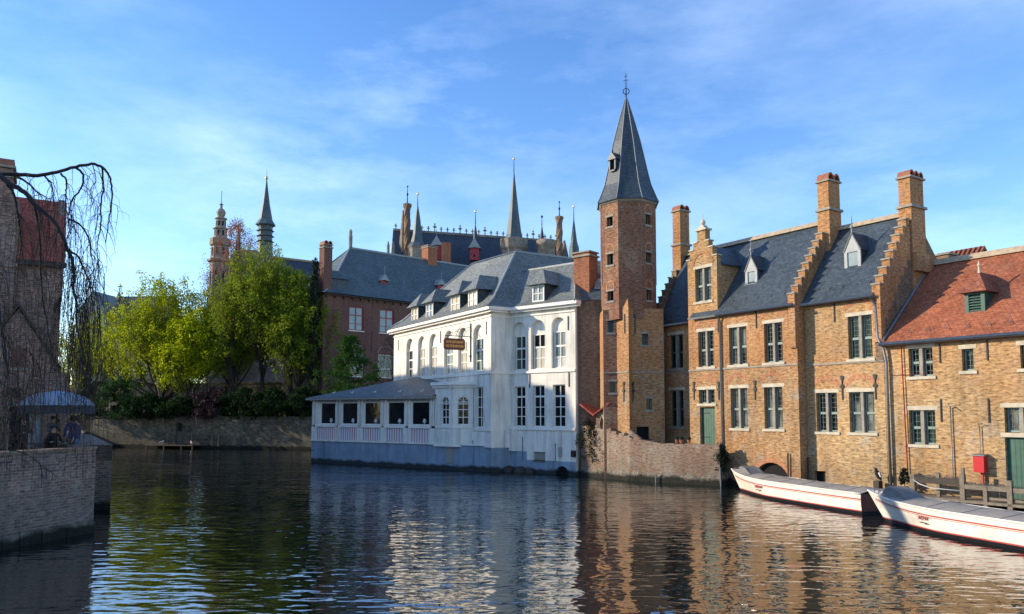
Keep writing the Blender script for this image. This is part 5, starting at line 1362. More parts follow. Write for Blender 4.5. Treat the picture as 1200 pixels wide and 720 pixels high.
# projecting flue between roof and lower gable
mb = MB(); mb.box(FL, Ll-3.4, Ll-1.75, -2, .5, 2, 13.3); mb.box(FL, Ll-3.45, Ll-1.68, -2, .58, 10.4, 10.6); mb.build('projecting_flue', M['brick_grey'], lh_)
mb = MB(); mb.extr(FL, [(Ll-4,2),(Ll+.2,2),(Ll+.2,6.05),(Ll+.02,6.12),(Ll-1.54,8.65),(Ll-3.1,6.1),(Ll-4,6.1)], -.2, .9); mb.box(FL, Ll+.201, Ll+.38, -.2, .85, 2, 6.0)
lg_ = mb.build('lower_gable', M['brick_grey'], lh_)
w_ = MB(); w_.extr(FL, [(Ll-3.15,6.08),(Ll-1.54,8.72),(Ll+.07,6.08),(Ll+.07,6.25),(Ll-1.54,8.9),(Ll-3.15,6.25)], -.2, 1.0); w_.build('verge', M['wood_dark'], lg_)
w_ = MB(); w_.box(FL, Ll-1.72, Ll-1.2, .9, .93, 6.2, 6.95); w_.extr(FL, [(Ll-1.72,6.95),(Ll-1.2,6.95),(Ll-1.46,7.08)], .9, .93); w_.build('window', M['boat_wood'], lg_)
w_ = MB(); w_.box(FL, Ll-1.82, Ll-1.1, .9, .97, 6.08, 6.19); w_.build('sill', M['mullion'], lg_)
w_ = MB(); w_.box(FL, Ll-1.68, Ll-1.0, .9, .92, 2.3, 4.6); w_.build('doorway', M['dark'], lg_)
w_ = MB(); w_.box(FL, Ll-1.78, Ll-1.68, .9, 1.0, 2.3, 4.6); w_.box(FL, Ll-1.0, Ll-.9, .9, 1.0, 2.3, 4.6); w_.box(FL, Ll-1.78, Ll-.9, .9, 1.05, 4.6, 4.8); w_.build('door_frame', M['shutter'], lg_)
w_ = MB(); w_.box(FL, Ll-1.75, Ll-1.25, .9, 1.3, 5.0, 5.35); w_.build('lamp_box', M['iron'], lg_)
# unseen houses added to shade the pavilion and block bright reflections in its windows
def blocker_row_house(lab, pts, ze, zr, mat):
    t = thing('blocker_house', lab, 'house', (pts[0][0],pts[0][1],2))
    f = Fr(pts[0], pts[1]); L = f.L; d = 8
    hl = []
    for z in (4,7.2,10.4):
        if z+2 < ze: hl += [(L*(i+.5)/4-.5, L*(i+.5)/4+.5, z, z+1.9) for i in range(4)]
    m_ = MB(); m_.wall(f, 0, L, 0, ze, hl); m_.box(f, 0, .05, -d, 0, 0, ze); m_.box(f, L-.05, L, -d, 0, 0, ze); m_.box(f, 0, L, -d, -d+.05, 0, ze)
    m_.extru(f, [(0,ze),(-d/2,zr-.2),(-d,ze)], 0, .3); m_.extru(f, [(0,ze),(-d/2,zr-.2),(-d,ze)], L-.3, L); m_.build('wall', M[mat], t)
    for h in hl: white_window(t, f, *h)
    r = MB(); gable_roof(r, f, -.2, L+.2, .3, ze, -d/2, zr); r.build('roof', M['red_tile_dark'], t)
blocker_row_house('tall brick house added unseen on the left bank to shade the pavilion', [(-41.3,60.5),(-46,73)], 17, 24.2, 'brick_old')
blocker_row_house('tall red roofed house added unseen furthest back on the left bank to shade the pavilion', [(-46.3,73.5),(-54.5,87.5)], 17, 23.5, 'brick_purple')

blocker_row_house('long house added unseen beside the terrace house to block bright window reflections', [(-31,35),(-40.8,58)], 11, 16, 'brick_brown')
blocker_row_house('low red roofed house added outside the view to block bright window reflections', [(-29,4),(-28.6,24)], 8.5, 13, 'brick_tan')

gw2 = thing('garden_boundary_wall', 'dark old brick garden wall standing behind the trees on the far quay', 'wall', (-50,112,3.85))
mb = MB(); f = Fr((-90,126),(-27,107)); mb.box(f, 0, f.L, -.4, 0, 1.9, 8.6); mb.build('brickwork', M['quay_stone'], gw2)
mb = MB(); mb.box(f, 0, f.L, -.5, .1, 8.61, 8.8); mb.build('coping', M['quay_stone'], gw2)
for k in range(11):
    mb = MB(); mb.box(f, 2+k*6, 2.7+k*6, .002, .3, 1.9, 8.3); mb.build('pier', M['quay_stone'], gw2)
# ------------------------------------------------------------------ boats
def boat(label, bow, dirv, L, beam, letters, freeb=.88, bowz=1.14):
    bx, by = bow; d = Vector(dirv).normalized()
    F = Fr((bx,by), (bx+d.x, by+d.y))          # u towards the stern; out (n) = near side (left of picture)
    t = thing('tour_boat', label, 'boat', (*F.xy(L/2,0),0))
    N = 22
    def hb(s):    # half beam along gunwale
        return beam/2*min(1, (1-(1-min(1,s/.42))**2.1))*(1-.16*max(0,(s-.6)/.4)**2)+.015
    def gz(s): return freeb + (bowz-freeb)*(1-min(1,s/.5))**2
    def row(s, k):
        # k: 0 gunwale,1 stripe,2 mid,3 boot,4 bottom -> (u, half width, z)
        g = gz(s); h = hb(s)
        zz = [g, g-.14, .48*g+.04, .13, -.35][k]; w = [1, .985, .93, .84, .55][k]
        rake = [0, .10, .42, .80, 1.15][k]*(1-s)**1.2
        sh = [0, -.02, -.08, -.14, -.3][k]*s
        flare = 1 if s > .35 else (1-[0,.04,.22,.45,.7][k]*(1-s/.35)**.8)
        return (s*L + rake + sh, h*w*flare, zz)
    def strip(k0, k1, mat, name, par, off=0, z0=None, z1=None):
        mb = MB()
        for sd in (1,-1):
            for i in range(N):
                q = []
                for s, k in ((i/N,k0),((i+1)/N,k0),((i+1)/N,k1),(i/N,k1)):
                    u, h, z = row(s,k); q.append(F.P(u, sd*(h+off), z))
                mb.face(q, 0, True)
        if off == 0:
            # transom
            q = []
            ua, ha, za = row(1,k0); ub, hb_, zb = row(1,k1)
        return mb
    mb = strip(0,1,None,None,None); 
    for a, b in ((1,2),(2,3)):
        m2 = strip(a,b,None,None,None); n0 = len(mb.v); mb.v += m2.v; mb.f += [tuple(i+n0 for i in f) for f in m2.f]; mb.m += m2.m; mb.sm += m2.sm
    hull = mb.build('hull', M['boat_white'], t)
    bt = strip(3,4,None,None,None); 
    u, h, z = row(1,3); u2, h2, z2 = row(1,4)
    bt.face([F.P(u,h,z),F.P(u,-h,z),F.P(u2,-h2,z2),F.P(u2,h2,z2)]); bt.build('black_bottom', M['boat_black'], hull)
    tr_ = MB(); c = [row(1,k) for k in (0,2,3)]
    for a, b in ((c[0],c[1]),(c[1],c[2])):
        tr_.face([F.P(a[0]+.004,a[1],a[2]),F.P(a[0]+.004,-a[1],a[2]),F.P(b[0]+.004,-b[1],b[2]),F.P(b[0]+.004,b[1],b[2])])
    tr_.build('transom', M['boat_wood'], hull)
    # stripes
    for zoff, wd, mt, nm, sd in ((.19,.05,'boat_red','stripe',1),(.27,.018,'boat_red','stripe',1),(.19,.05,'boat_red','stripe',-1),(.27,.018,'boat_red','stripe',-1)):
        s_ = MB()
        if True:
            for i in range(1,N):
                q = []
                for s, dz in ((i/N,0),((i+1)/N,0),((i+1)/N,-wd),(i/N,-wd)):
                    a, b = row(s,1), row(s,2); z = gz(s)-zoff+dz; k = (z-a[2])/(b[2]-a[2])
                    q.append(F.P(a[0]+(b[0]-a[0])*k, sd*(a[1]+(b[1]-a[1])*k+.008), z))
                s_.face(q)
        s_.build(nm, M[mt], hull)
    s_ = MB()
    for sd in (1,-1):
        for i in range(N):
            q = []
            for s, dz in ((i/N,.05),((i+1)/N,.05),((i+1)/N,0),(i/N,0)):
                a, b = row(s,3), row(s,2); k = dz/(b[2]-a[2]); q.append(F.P(a[0]+(b[0]-a[0])*k, sd*(a[1]+(b[1]-a[1])*k+.008), a[2]+dz))
            s_.face(q)
    s_.build('boot_stripe', M['boat_red'], hull)
    rail = MB()
    for sd in (1,-1):
        rail.tube([F.P(row(i/N,0)[0], sd*row(i/N,0)[1], row(i/N,0)[2]+.02) for i in range(N+1)], .04, 6)
    rail.build('gunwale', M['boat_white'], hull)
    fd = MB(); n0 = int(N*.16)
    for i in range(n0):
        q = []
        for s in (i/N,(i+1)/N):
            u, h, z = row(s,0); q.append((F.P(u,h*.97,z+.01), F.P(u,-h*.97,z+.01)))
        fd.face([q[0][0],q[1][0],q[1][1],q[0][1]])
    fd.build('foredeck', M['boat_white'], hull)
    cv = MB(); K = 8; n1 = N
    def cpt(i, j):
        s = i/N; u, h, z = row(s,0); x = -1+2*j/K
        wob = .035*math.sin(i*2.1+j) + .04*(1 if i % 4 == 0 else 0)
        rise = .11*min(1,(s-.12)/.12)*(1-abs(x)**2.2)
        return F.P(u - (.05 if i == n1 else 0), x*h*.93, z+.03+rise+wob*(1-abs(x)))
    b0 = len(cv.v)
    for i in range(n0, n1+1):
        for j in range(K+1): cv.v.append(cpt(i,j))
    for i in range(n1-n0):
        for j in range(K):
            a = b0+i*(K+1)+j; cv.f.append((a,a+1,a+K+2,a+K+1)); cv.m.append(0); cv.sm.append(True)
    cov = cv.build('tarpaulin', M['tarp'], t)
    hem = MB()
    for sd in (0, K): hem.tube([cpt(i, sd)-Vector((0,0,.02)) for i in range(n0, n1+1)], .022, 5)
    hem.build('tarpaulin_hem', M['boat_black'], cov)
    for i in range(n0+2, n1, 3):
        sm_ = MB(); sm_.tube([cpt(i, j)+Vector((0,0,.004)) for j in range(K+1)], .014, 4); sm_.build('tarpaulin_batten', M['tarp_dark'], cov)
    # folded windscreen under its own cover near the bow
    ws = MB(); u = L*.125; h = hb(.14)*.72
    z = gz(.13)
    pts = []
    for o in (-h, -h*.5, h*.5, h):
        k = .12 if abs(o) == h else 0
        pts.append([F.P(u+k-.35, o, z+.02), F.P(u+k, o*.94, z+.42), F.P(u+.42+k, o*.9, z+.34), F.P(u+1.1, o, z+.05)])
    for a, b in zip(pts, pts[1:]):
        for k in range(3): ws.face([a[k],a[k+1],b[k+1],b[k]], 0, False)
    for p in (pts[0], pts[-1]): ws.face(p)
    ws.build('covered_windscreen', M['tarp_dark'], t)
    # bow fittings
    ft_ = MB(); ft_.tube([F.P(.35,0,bowz),F.P(.35,0,bowz+.16)],.03,6); ft_.tube([F.P(.7,.12,bowz-.05),F.P(.7,.12,bowz+.14)],.02,6); ft_.tube([F.P(.7,-.12,bowz-.05),F.P(.7,-.12,bowz+.14)],.02,6); ft_.tube([F.P(.7,-.12,bowz+.14),F.P(.7,.12,bowz+.14)],.015,6)
    ft_.build('bow_fitting', M['zinc'], t)
    # name mark on the near side: red script strokes with a dark rule
    s0 = .33; a, b = row(s0,1), row(s0+.07,1)
    G = Fr(F.xy(a[0], a[1]), F.xy(b[0], b[1])); z = gz(s0)-.36
    mk = MB(); u = 0
    for k in range(letters):
        w_ = .05+.03*((k*7)%3); mk.extr(G, [(u,z-.05),(u+.022,z-.05),(u+w_,z+.07),(u+w_-.022,z+.07)], -.05, .012); u += w_+.02
    mk.tube([G.P(-.05,.012,z+.04),G.P(u*.5,.012,z+.09),G.P(u+.1,.012,z+.03)],.014,4)
    mk.build('name_mark', M['boat_mark'], hull)
    mk = MB(); mk.box(G, u*.15, u*.75, -.05, .01, z-.17, z-.145); mk.build('name_mark', M['boat_black'], hull)
    return t
boat('farther white tour boat under grey tarpaulin, moored below the brick house arch', (12.52,44.1), (.285,-.958), 11.3, 2.25, 7)
boat('nearest white tour boat under grey tarpaulin, lying before the wooden dock', (14.68,31.97), (.30,-.954), 10.8, 2.3, 5)

# ------------------------------------------------------------------ wooden dock with rails
dk = thing('wooden_dock', 'weathered wooden dock rail with thick posts in front of the green barn door', 'dock', tuple(FC.P(5,.8,0)))
b = MB(); b.box(FC, 1.4, 12, .1, 1.5, .3, .42); b.build('deck', M['wood'], dk)
for u, o, z1, w_ in ((1.85,1.0,1.38,.22),(3.05,1.0,1.52,.15),(4.32,1.35,1.55,.2),(4.22,1.1,1.85,.12),(5.3,1.4,1.1,.16),(6.3,1.4,1.42,.2),(8.2,1.4,1.4,.2),(10.2,1.4,1.4,.2)):
    b = MB(); b.box(FC, u-w_/2, u+w_/2, o-w_/2, o+w_/2, -1, z1); b.build('post', M['wood'], dk)
b = MB(); b.box(FC, 1.97, 4.2, .9, 1.1, 1.02, 1.3); b.build('rail', M['wood_dark'], dk)
b = MB(); b.box(FC, 4.43, 6.19, 1.3, 1.45, .92, 1.12); b.box(FC, 6.41, 8.09, 1.3, 1.45, .9, 1.1); b.box(FC, 8.31, 10.09, 1.3, 1.45, .9, 1.1); b.build('rail', M['wood'], dk)
b = MB(); b.box(FC, 5.39, 6.19, 1.32, 1.4, .52, .62); b.box(FC, 6.41, 8.09, 1.32, 1.4, .5, .6); b.build('rail', M['wood'], dk)
b = MB(); random.seed(9)
for (u0, u1, o, z) in ((2.0,4.2,1.0,1.32),(4.45,6.2,1.38,1.14),(6.4,8.1,1.38,1.12)):
    n = int((u1-u0)/.06)
    for k in range(n):
        u = u0+(u1-u0)*k/n; b.tube([FC.P(u,o-.08,z),FC.P(u+random.uniform(-.03,.06),o,z+random.uniform(.05,.10)),FC.P(u+.03,o+.08,z)], .012, 4)
b.build('spike_strip', M['bird_grey'], dk)
rp = MB(); rp.tube([FC.P(1.9,1.1,1.15),FC.P(2.3,1.3,.98),FC.P(2.8,1.25,.82),FC.P(4.3,1.3,.80)], .025, 5); tag(rp.build('mooring_rope', M['net'], loc=tuple(FC.P(2,1.1,.9))), 'pale mooring rope slung along the wooden dock posts', 'rope')
# small potted shrub and dark bird on the quay edge
q = FC.P(1.2,.6,.42)
t = thing('potted_shrub', 'small dark green potted shrub standing beside the red pipe', 'plant', tuple(q))
mb = MB(); mb.lathe(q.x,q.y,[(.12,.42),(.17,.72),(.18,.74)],10); mb.build('pot', M['leaf_mid'] if False else M['terracotta'], t)
mb = MB(); random.seed(2)
for k in range(90):
    z = .85+.75*random.random(); rr = .24*(1-abs(z-1.1)/.62)+.04; a = random.uniform(0,6.28); c = Vector((q.x+rr*math.cos(a)*random.random()**.5, q.y+rr*math.sin(a)*random.random()**.5, z))
    v = Vector((random.uniform(-1,1),random.uniform(-1,1),random.uniform(-.5,1))).normalized()*.09; w_ = v.orthogonal().normalized()*.05; mb.face([c-v-w_,c+v-w_,c+v+w_,c-v+w_])
mb.tube([(q.x,q.y,.72),(q.x,q.y,1.2)],.02,5); mb.build('foliage', M['leaf_ivy'], t)
def crow(q, lab):
    t = thing('dark_bird', lab, 'bird', tuple(q)); P = lambda x,y,z: Vector(q)+Vector((x,y,z))
    mb = MB(); mb.tube([P(.2,0,.02),P(.1,0,.18),P(.02,0,.36),P(-.05,0,.5),P(-.06,0,.6),P(-.12,0,.63)],[.03,.12,.14,.09,.07,.03],8); mb.build('body', M['cloth_black'], t)
    mb = MB(); mb.tube([P(.1,-.11,.2),P(.02,-.13,.42)],[.03,.05],6); mb.build('wing', M['bird_white'], t)
    mb = MB(); mb.tube([P(-.11,0,.63),P(-.22,0,.61)],[.025,.006],5); mb.build('beak', M['bird_grey'], t)
b = MB(); q = FB.P(4.35,.5,.9); b.box(FB, 4.2,4.5,.3,.65,-.8,.9); b.build('mooring_block', M['wood_dark'], h3)
crow(q, 'dark upright bird with a pale wing patch perched left of the grey downpipe')

# ------------------------------------------------------------------ trees
def rv(): return Vector((random.uniform(-1,1),random.uniform(-1,1),random.uniform(-1,1)))
def leafcloud(mb, c, n, rx, rz, size, upb=.3):
    for _ in range(n):
        v = rv()
        while v.length > 1: v = rv()
        p = c + Vector((v.x*rx, v.y*rx, v.z*rz))
        a = (rv()+Vector((0,0,upb))).normalized(); b_ = a.orthogonal().normalized(); b_.rotate(Matrix.Rotation(random.uniform(0,6.28),3,a))
        s = size*random.uniform(.6,1.3)
        mb.face([p-a*s*.5, p+b_*s*.33, p+a*s*.5, p-b_*s*.33])
def tree(name, label, x, y, z0, h, rx, cb, nclump, nleaf, mat, size=.25, seed=1, ry=None, shape=1.0, upright=1.3, bark='bark', trunks=1, group=None, cat='tree', tr=.28, gap=.3, lean=0, clr=.95):
    random.seed(seed); ry = ry or rx
    t = thing(name, label, cat, (x,y,z0), group)
    tb = MB(); cr = MB(); bases = []
    for k in range(trunks):
        ox = (k-(trunks-1)/2)*rx*.8 if trunks > 1 else 0
        pts = []; p = Vector((x+ox*.5, y+random.uniform(-.3,.3), z0-.3))
        top = z0+h*random.uniform(.78,.9)
        for i in range(8):
            f = i/7; pts.append(Vector((x+ox*(.5+.5*f)+lean*f+math.sin(f*4+seed+k)*.25, p.y+math.cos(f*3+k)*.2, z0-.3+(top-z0)*f)))
        rad = [tr*(1.25-.25*min(1,i))*(1-.88*i/7) for i in range(8)]
        tb.tube(pts, rad, 7); bases.append(pts)
    for c in range(nclump):
        # height fraction in crown and radial position
        f = random.random()**.9; z = z0+cb+(h-cb)*f
        prof = (math.sin(PI*min(1,(f*.80+.19)))**.5)*(1-.25*max(0,f-.55)/.45)*shape*(1+.15*math.sin(f*9+seed*1.3)*f)
        a = random.uniform(0,2*PI); rr = (random.random()**.45)
        lump = 1+.16*math.sin(a*3+seed)+.14*math.sin(a*5+f*7+seed*2)+.12*math.sin(f*17+a*2)
        if random.random() < gap*abs(math.sin(a*2.5+f*9+seed)): continue
        c_ = Vector((x+lean*f+rx*prof*lump*rr*math.cos(a), y+ry*prof*lump*rr*math.sin(a), z))
        pts = bases[min(trunks-1, int((c_.x-x+rx)/(2*rx)*trunks)) if trunks > 1 and 0 <= c_.x-x+rx else 0]
        zb = z0+ (z-z0)*random.uniform(.35,.72)
        i = min(6, max(1, int((zb-z0)/(h*.84)*7))); st = pts[i].lerp(pts[i+1], .5)
        if st.z > z-.3: st = pts[max(1,i-1)]
        m_ = st.lerp(c_, .5)+Vector((0,0,-.12*(c_-st).length*.6))
        if random.random() < .6: tb.tube([st, m_, c_], [.055*tr/.28,.035*tr/.28,.012], 4, caps=False)
        leafcloud(cr, c_, nleaf, clr*random.uniform(.7,1.25), clr*upright*random.uniform(.7,1.25), size, .4)
    tb.build('trunk', M[bark], t); cr.build('crown', M[mat], t)
    return t
def stem_tree(label, x, y, z0, h, rx, ry, ns, mat, seed, base=.16, size=.25, tr=.3, dens=1.0, flat=.4, group=None, name='lime_tree', trunks=1):
    """tree of many upswept limbs, each feathered with small leaves"""
    random.seed(seed); t = thing(name, label, 'tree', (x,y,z0), group); tb = MB(); cr = MB()
    tks = []
    for k in range(trunks):
        ox = 0 if trunks == 1 else (k-(trunks-1)/2)*rx*.75
        pts = [Vector((x+ox*(.7+.3*i/6)+.18*math.sin(i*1.1+seed+k), y+.15*math.cos(i*.9+seed), z0-.3+h*.62*i/6)) for i in range(7)]
        tb.tube(pts, [tr*(1.3-.3*min(1,i))*(1-.8*i/6) for i in range(7)], 8); tks.append(pts)
    for s in range(ns):
        a = s*2.399+random.uniform(-.3,.3); q = math.sqrt((s+.5)/ns)*random.uniform(.9,1.08)
        ex, ey = x+rx*q*math.cos(a), y+ry*q*math.sin(a)
        top = z0+h*(1-flat*q**1.7)*random.uniform(.84,1.03)
        tk = min(tks, key=lambda p: abs(p[3].x-ex))
        i = random.choice((1,2,2,3,3,4)) if q > .35 else random.choice((3,4,5))
        st = tk[i].copy(); low = z0+h*base
        if st.z < low: st.z = low
        m1 = Vector((st.x+(ex-st.x)*.62, st.y+(ey-st.y)*.62, st.z+(top-st.z)*random.uniform(.22,.34)))
        m2 = Vector((st.x+(ex-st.x)*.92, st.y+(ey-st.y)*.92, st.z+(top-st.z)*.62)); e = Vector((ex,ey,top))
        path = []
        for k in range(13):
            u = k/12; b0, b1, b2, b3 = (1-u)**3, 3*u*(1-u)**2, 3*u*u*(1-u), u**3; path.append(st*b0+m1*b1+m2*b2+e*b3)
        L = sum((path[k+1]-path[k]).length for k in range(12))
        tb.tube(path, [tr*.30*(1-.93*k/12) for k in range(13)], 5, caps=False)
        nc = max(5, int(L*2.3*dens))
        for c in range(nc):
            u = random.uniform(.22,1.0)**.85; k = min(11, int(u*12)); p = path[k].lerp(path[k+1], u*12-k)
            sp = (1.15-.75*u)*rx*.16+.25
            o = Vector((random.gauss(0,sp), random.gauss(0,sp*.8), random.uniform(-.2,.5)*sp*1.3+sp*.5)); c_ = p+o
            if c_.z < z0+.8: continue
            if random.random() < .5: tb.tube([p, p.lerp(c_,.6)+Vector((0,0,-.05)), c_+Vector((0,0,.3))], [.022,.015,.006], 3, caps=False)
            leafcloud(cr, c_, random.randint(16,34), random.uniform(.32,.62), random.uniform(.5,1.15), size, .5)
    tb.build('trunk', M['bark'], t); cr.build('crown', M[mat], t); return t
G0 = 3.85
stem_tree('broad bright yellow green tree at the left end of the far quay', -46.8, 103.5, G0, 20.0, 9.8, 5.2, 68, 'leaf_spring', 4, base=.10, dens=1.15, tr=.36, flat=.52)
stem_tree('lower vivid yellow green tree in the middle of the row, in front of the others', -41.6, 99.8, G0, 14.4, 5.2, 3.3, 42, 'leaf_bright', 8, base=.06, dens=1.15, tr=.2, flat=.4)
stem_tree('widest tall green tree with several upswept stems in front of the church fleche', -32.2, 98.6, G0, 22.6, 6.4, 4.0, 64, 'leaf_mid', 12, base=.10, dens=1.2, tr=.3, flat=.32, trunks=3)
stem_tree('green tree on the right of the row, beside the red brick chimney', -26.6, 96.2, G0, 18.8, 4.4, 2.8, 38, 'leaf_mid', 16, base=.1, dens=1.2, tr=.24, flat=.35)
stem_tree('mixed green tree between the vivid middle tree and the tall wide one', -37.4, 103.5, G0, 17.6, 4.2, 3.2, 28, 'leaf_spring', 21, base=.2, tr=.24, flat=.35)
stem_tree('pale yellow green tree glimpsed through hanging branches beside the near house', -63.0, 114, 2.2, 17.5, 5.2, 4, 30, 'leaf_spring', 25, tr=.25, name='light_tree')
tree('budding_tree', 'thin reddish budding tree in front of the church turret', -39.2, 108, G0, 27.5, 5.2, 13, 420, 26, 'leaf_rust', size=.20, seed=31, upright=1.7, tr=.2, clr=.6, gap=.5)
tree('budding_tree', 'small bare reddish tree behind the left lime, under the church turret', -43.6, 110, G0, 20.5, 4.2, 12, 170, 9, 'leaf_brown', size=.16, seed=34, upright=1.5, tr=.16, clr=.6)
tree('ivy_clad_tree', 'slim ivy covered tree trunk standing against the mansion corner', -24.6, 95.0, G0, 19.5, .75, .6, 120, 36, 'leaf_ivy', size=.26, seed=36, upright=1.6, tr=.16, clr=.4, gap=.1)
tree('garden_shrub', 'bushy dark green tree in front of the mansion window behind the pavilion', -19.2, 90.5, 3.9, 9.4, 2.9, 1.0, 170, 44, 'leaf_green', size=.28, seed=41, upright=.9, tr=.12, clr=.55)
tree('garden_shrub', 'bare brownish shrub against the mansion wall, right of the dark green one', -14.6, 92.5, 3.9, 9.8, 2.3, 1.5, 130, 14, 'leaf_brown', size=.16, seed=43, upright=1.1, tr=.09, clr=.5)
shr = [(-50.6,99.6,3.4,5.0,'leaf_green','bright low shrub at the left end of the quay under the broad tree'),(-46.5,98.2,3.0,2.8,'leaf_dark','dark low shrub at the foot of the broad left tree'),(-41.9,97.5,2.6,2.4,'leaf_dark','dark shrub above the quay door'),
       (-37.9,96.8,3.0,3.6,'leaf_brown','brownish twiggy shrub in the middle of the quay top'),(-33.2,95.6,3.0,3.4,'leaf_dark','wide dark shrub under the tall many stemmed tree'),(-29.4,94.8,2.8,3.4,'leaf_dark','low dark shrub at the foot of the right hand tree'),(-25.6,93.9,2.3,3.6,'leaf_dark','dark shrub next to the pavilion end of the quay'),(-54.5,101.5,3.2,4.5,'leaf_dark','dark shrub at the far left corner of the quay')]
for k, (x, y, r_, h, m_, lab) in enumerate(shr):
    tree('quay_shrub', lab, x, y, G0-.1, h, r_, .2, 90, 46, m_, size=.32, seed=50+k, upright=.7, tr=.08, clr=.75, group='shrubs along the quay', cat='shrub', gap=.2)
# plants on the crumbling wall
for k, (x, y, z, r_, h, lab) in enumerate(((5.3,52.8,1.2,.85,2.6,'dark bush growing on the ruined wall beside the white hotel'),(12.55,46.35,.9,.32,1.5,'small weed tuft hanging on the end of the garden wall'))):
    tree('wall_plant', lab, x, y, z, h, r_, .05, 60, 26, 'leaf_ivy', size=.13, seed=70+k, tr=.02, clr=.22, cat='plant', group='weeds on the garden wall')

# ------------------------------------------------------------------ weeping tree on the near left
wt = thing('weeping_tree', 'leafless weeping tree with dark arching limbs and long hanging twigs on the left', 'tree', (-19.0,23.5,2.25))
random.seed(77)
def sp3(xz, y0, dy=.5, seed=0):
    out = []
    for i, (x, z) in enumerate(xz): out.append(Vector((x*(y0+dy*math.sin(i*.7+seed))/y0, y0+dy*math.sin(i*.7+seed), 4.3+(z-4.3)*(y0+dy*math.sin(i*.7+seed))/y0)))
    # Catmull-Rom refine
    res = []
    for i in range(len(out)-1):
        p0, p1, p2, p3 = out[max(0,i-1)], out[i], out[i+1], out[min(len(out)-1,i+2)]
        for k in range(4):
            t = k/4; res.append(.5*((2*p1)+(p2-p0)*t+(2*p0-5*p1+4*p2-p3)*t*t+(3*p1-p0-3*p2+p3)*t**3))
    return res+[out[-1]]
limbs = MB(); tw_ = MB(); allpts = []
def limb(xz, y, r0, r1, dy=.35, seed=0, twigs=0, tl=(1.2,2.6)):
    p = sp3(xz, y, dy, seed); n = len(p)
    p = [q+Vector((random.uniform(-.02,.02),0,random.uniform(-.02,.02))) for q in p]
    limbs.tube(p, [r0+(r1-r0)*i/(n-1) for i in range(n)], 6)
    for k in range(twigs):
        i = random.randrange(n//6, n); hang(p[i], random.uniform(*tl))
def hang(s, L, r=.010, branch=True):
    pts = [s]; p = s.copy(); d = Vector((random.uniform(-.6,.8),random.uniform(-.6,.6),random.uniform(-.2,.4)))
    n = max(4, int(L/.22))
    for i in range(n):
        d = d*.72 + Vector((random.uniform(-.14,.14),random.uniform(-.14,.14),-.42)); p = p + d.normalized()*.22; pts.append(p.copy())
        if p.z < 2.3: break
        if branch and random.random() < .5:
            q = p + Vector((random.uniform(-.35,.35),random.uniform(-.3,.3),random.uniform(-.3,.0))); tw_.tube([p, p.lerp(q,.5)+Vector((0,0,.03)), q, q+Vector((random.uniform(-.05,.05),0,-random.uniform(.1,.35)))], [r*.7,r*.6,r*.5,r*.35], 3, caps=False)
    tw_.tube(pts, [r*1.25-r*.7*i/len(pts) for i in range(len(pts))], 3, caps=False)
# trunk stands on the terrace, out of frame to the left
limbs.tube([(-19.0,23.5,2.0),(-18.9,23.8,5),(-18.7,24.3,8.5),(-18.3,25,11.2),(-18.0,25.6,12.6)], [.42,.34,.30,.26,.2], 10)
arc = [(-18.09,12.59),(-17.69,12.55),(-17.17,12.55),(-16.38,12.52),(-15.73,12.62),(-15.08,12.82),(-14.56,12.91),(-14.16,12.79),(-13.92,12.49),(-13.81,12.05),(-13.82,11.39),(-13.89,10.79),(-13.93,10.13)]
limb(arc, 26, .08, .016, .1, 0, 14, (.5,1.2))
limb([(-14.16,12.79),(-14.13,12.39),(-14.1,11.98),(-14.18,11.45),(-14.14,10.92),(-14.17,10.46),(-14.25,10.0),(-14.2,9.6),(-14.08,9.07)], 26, .035, .012, .2, 1, 16, (.8,1.8))
limb([(-17.75,12.62),(-17.35,12.33),(-16.95,12.03),(-16.49,11.77),(-16.02,11.25),(-15.55,10.86),(-15.14,10.27),(-14.99,9.85),(-14.79,9.5),(-14.69,8.73),(-14.74,9.01-.35),(-14.57,7.93),(-14.54,7.21),(-14.34,6.5),(-14.24,5.67),(-14.03,4.84)], 25.5, .10, .018, .1, 2, 44, (1.5,4.5))
limb([(-17.3,12.55),(-16.89,12.35),(-16.48,11.98),(-16.07,11.74)], 26.2, .05, .015, .2, 3, 12, (1,3))
limb([(-16.28,12.55),(-16.1,12.38),(-15.96,12.04),(-15.9,11.44)], 26.2, .035, .012, .2, 4, 8, (1,3))
limb([(-15.72,12.65),(-15.54,12.45),(-15.49,12.18),(-15.52,11.91),(-15.47,11.37),(-15.34,10.84)], 26.2, .04, .014, .2, 5, 12, (1,3.5))
limb([(-15.2,12.87),(-14.98,12.68),(-14.92,12.45),(-15.03,12.04),(-15.25,11.74),(-15.35,11.44),(-15.38,10.97),(-15.28,10.5)], 26.2, .045, .015, .2, 6, 14, (1,2.5))
limb([(-15.35,11.01),(-15.05,10.9),(-14.81,10.64),(-14.6,10.24),(-14.56,9.84),(-14.43,9.38),(-14.45,8.98)], 26.2, .04, .014, .2, 7, 16, (1.5,4))
limb([(-15.34,9.97),(-15.0,9.71),(-14.79,9.31),(-14.57,8.85),(-14.4,8.0)], 26.2, .045, .015, .2, 8, 22, (2,4.5))
limb([(-14.61,12.95),(-14.53,12.65),(-14.49,12.38),(-14.64,12.11),(-14.66,11.71)], 26.2, .02, .007, .2, 9, 6, (.3,.7))
limb([(-17.35,12.26),(-17.07,11.79),(-16.95,11.33),(-16.82,10.74),(-16.73,10.08),(-16.76,9.3)], 25.8, .06, .02, .2, 10, 18, (2,5))
limb([(-17.5,11.6),(-17.25,10.6),(-17.1,9.4),(-17.0,8.0),(-16.8,6.8)], 25.2, .05, .02, .2, 11, 20, (2,4.5))
limb([(-16.5,11.7),(-16.2,10.2),(-16.1,8.7),(-15.85,7.4),(-15.6,6.2)], 26.0, .045, .015, .2, 12, 20, (1.5,4))
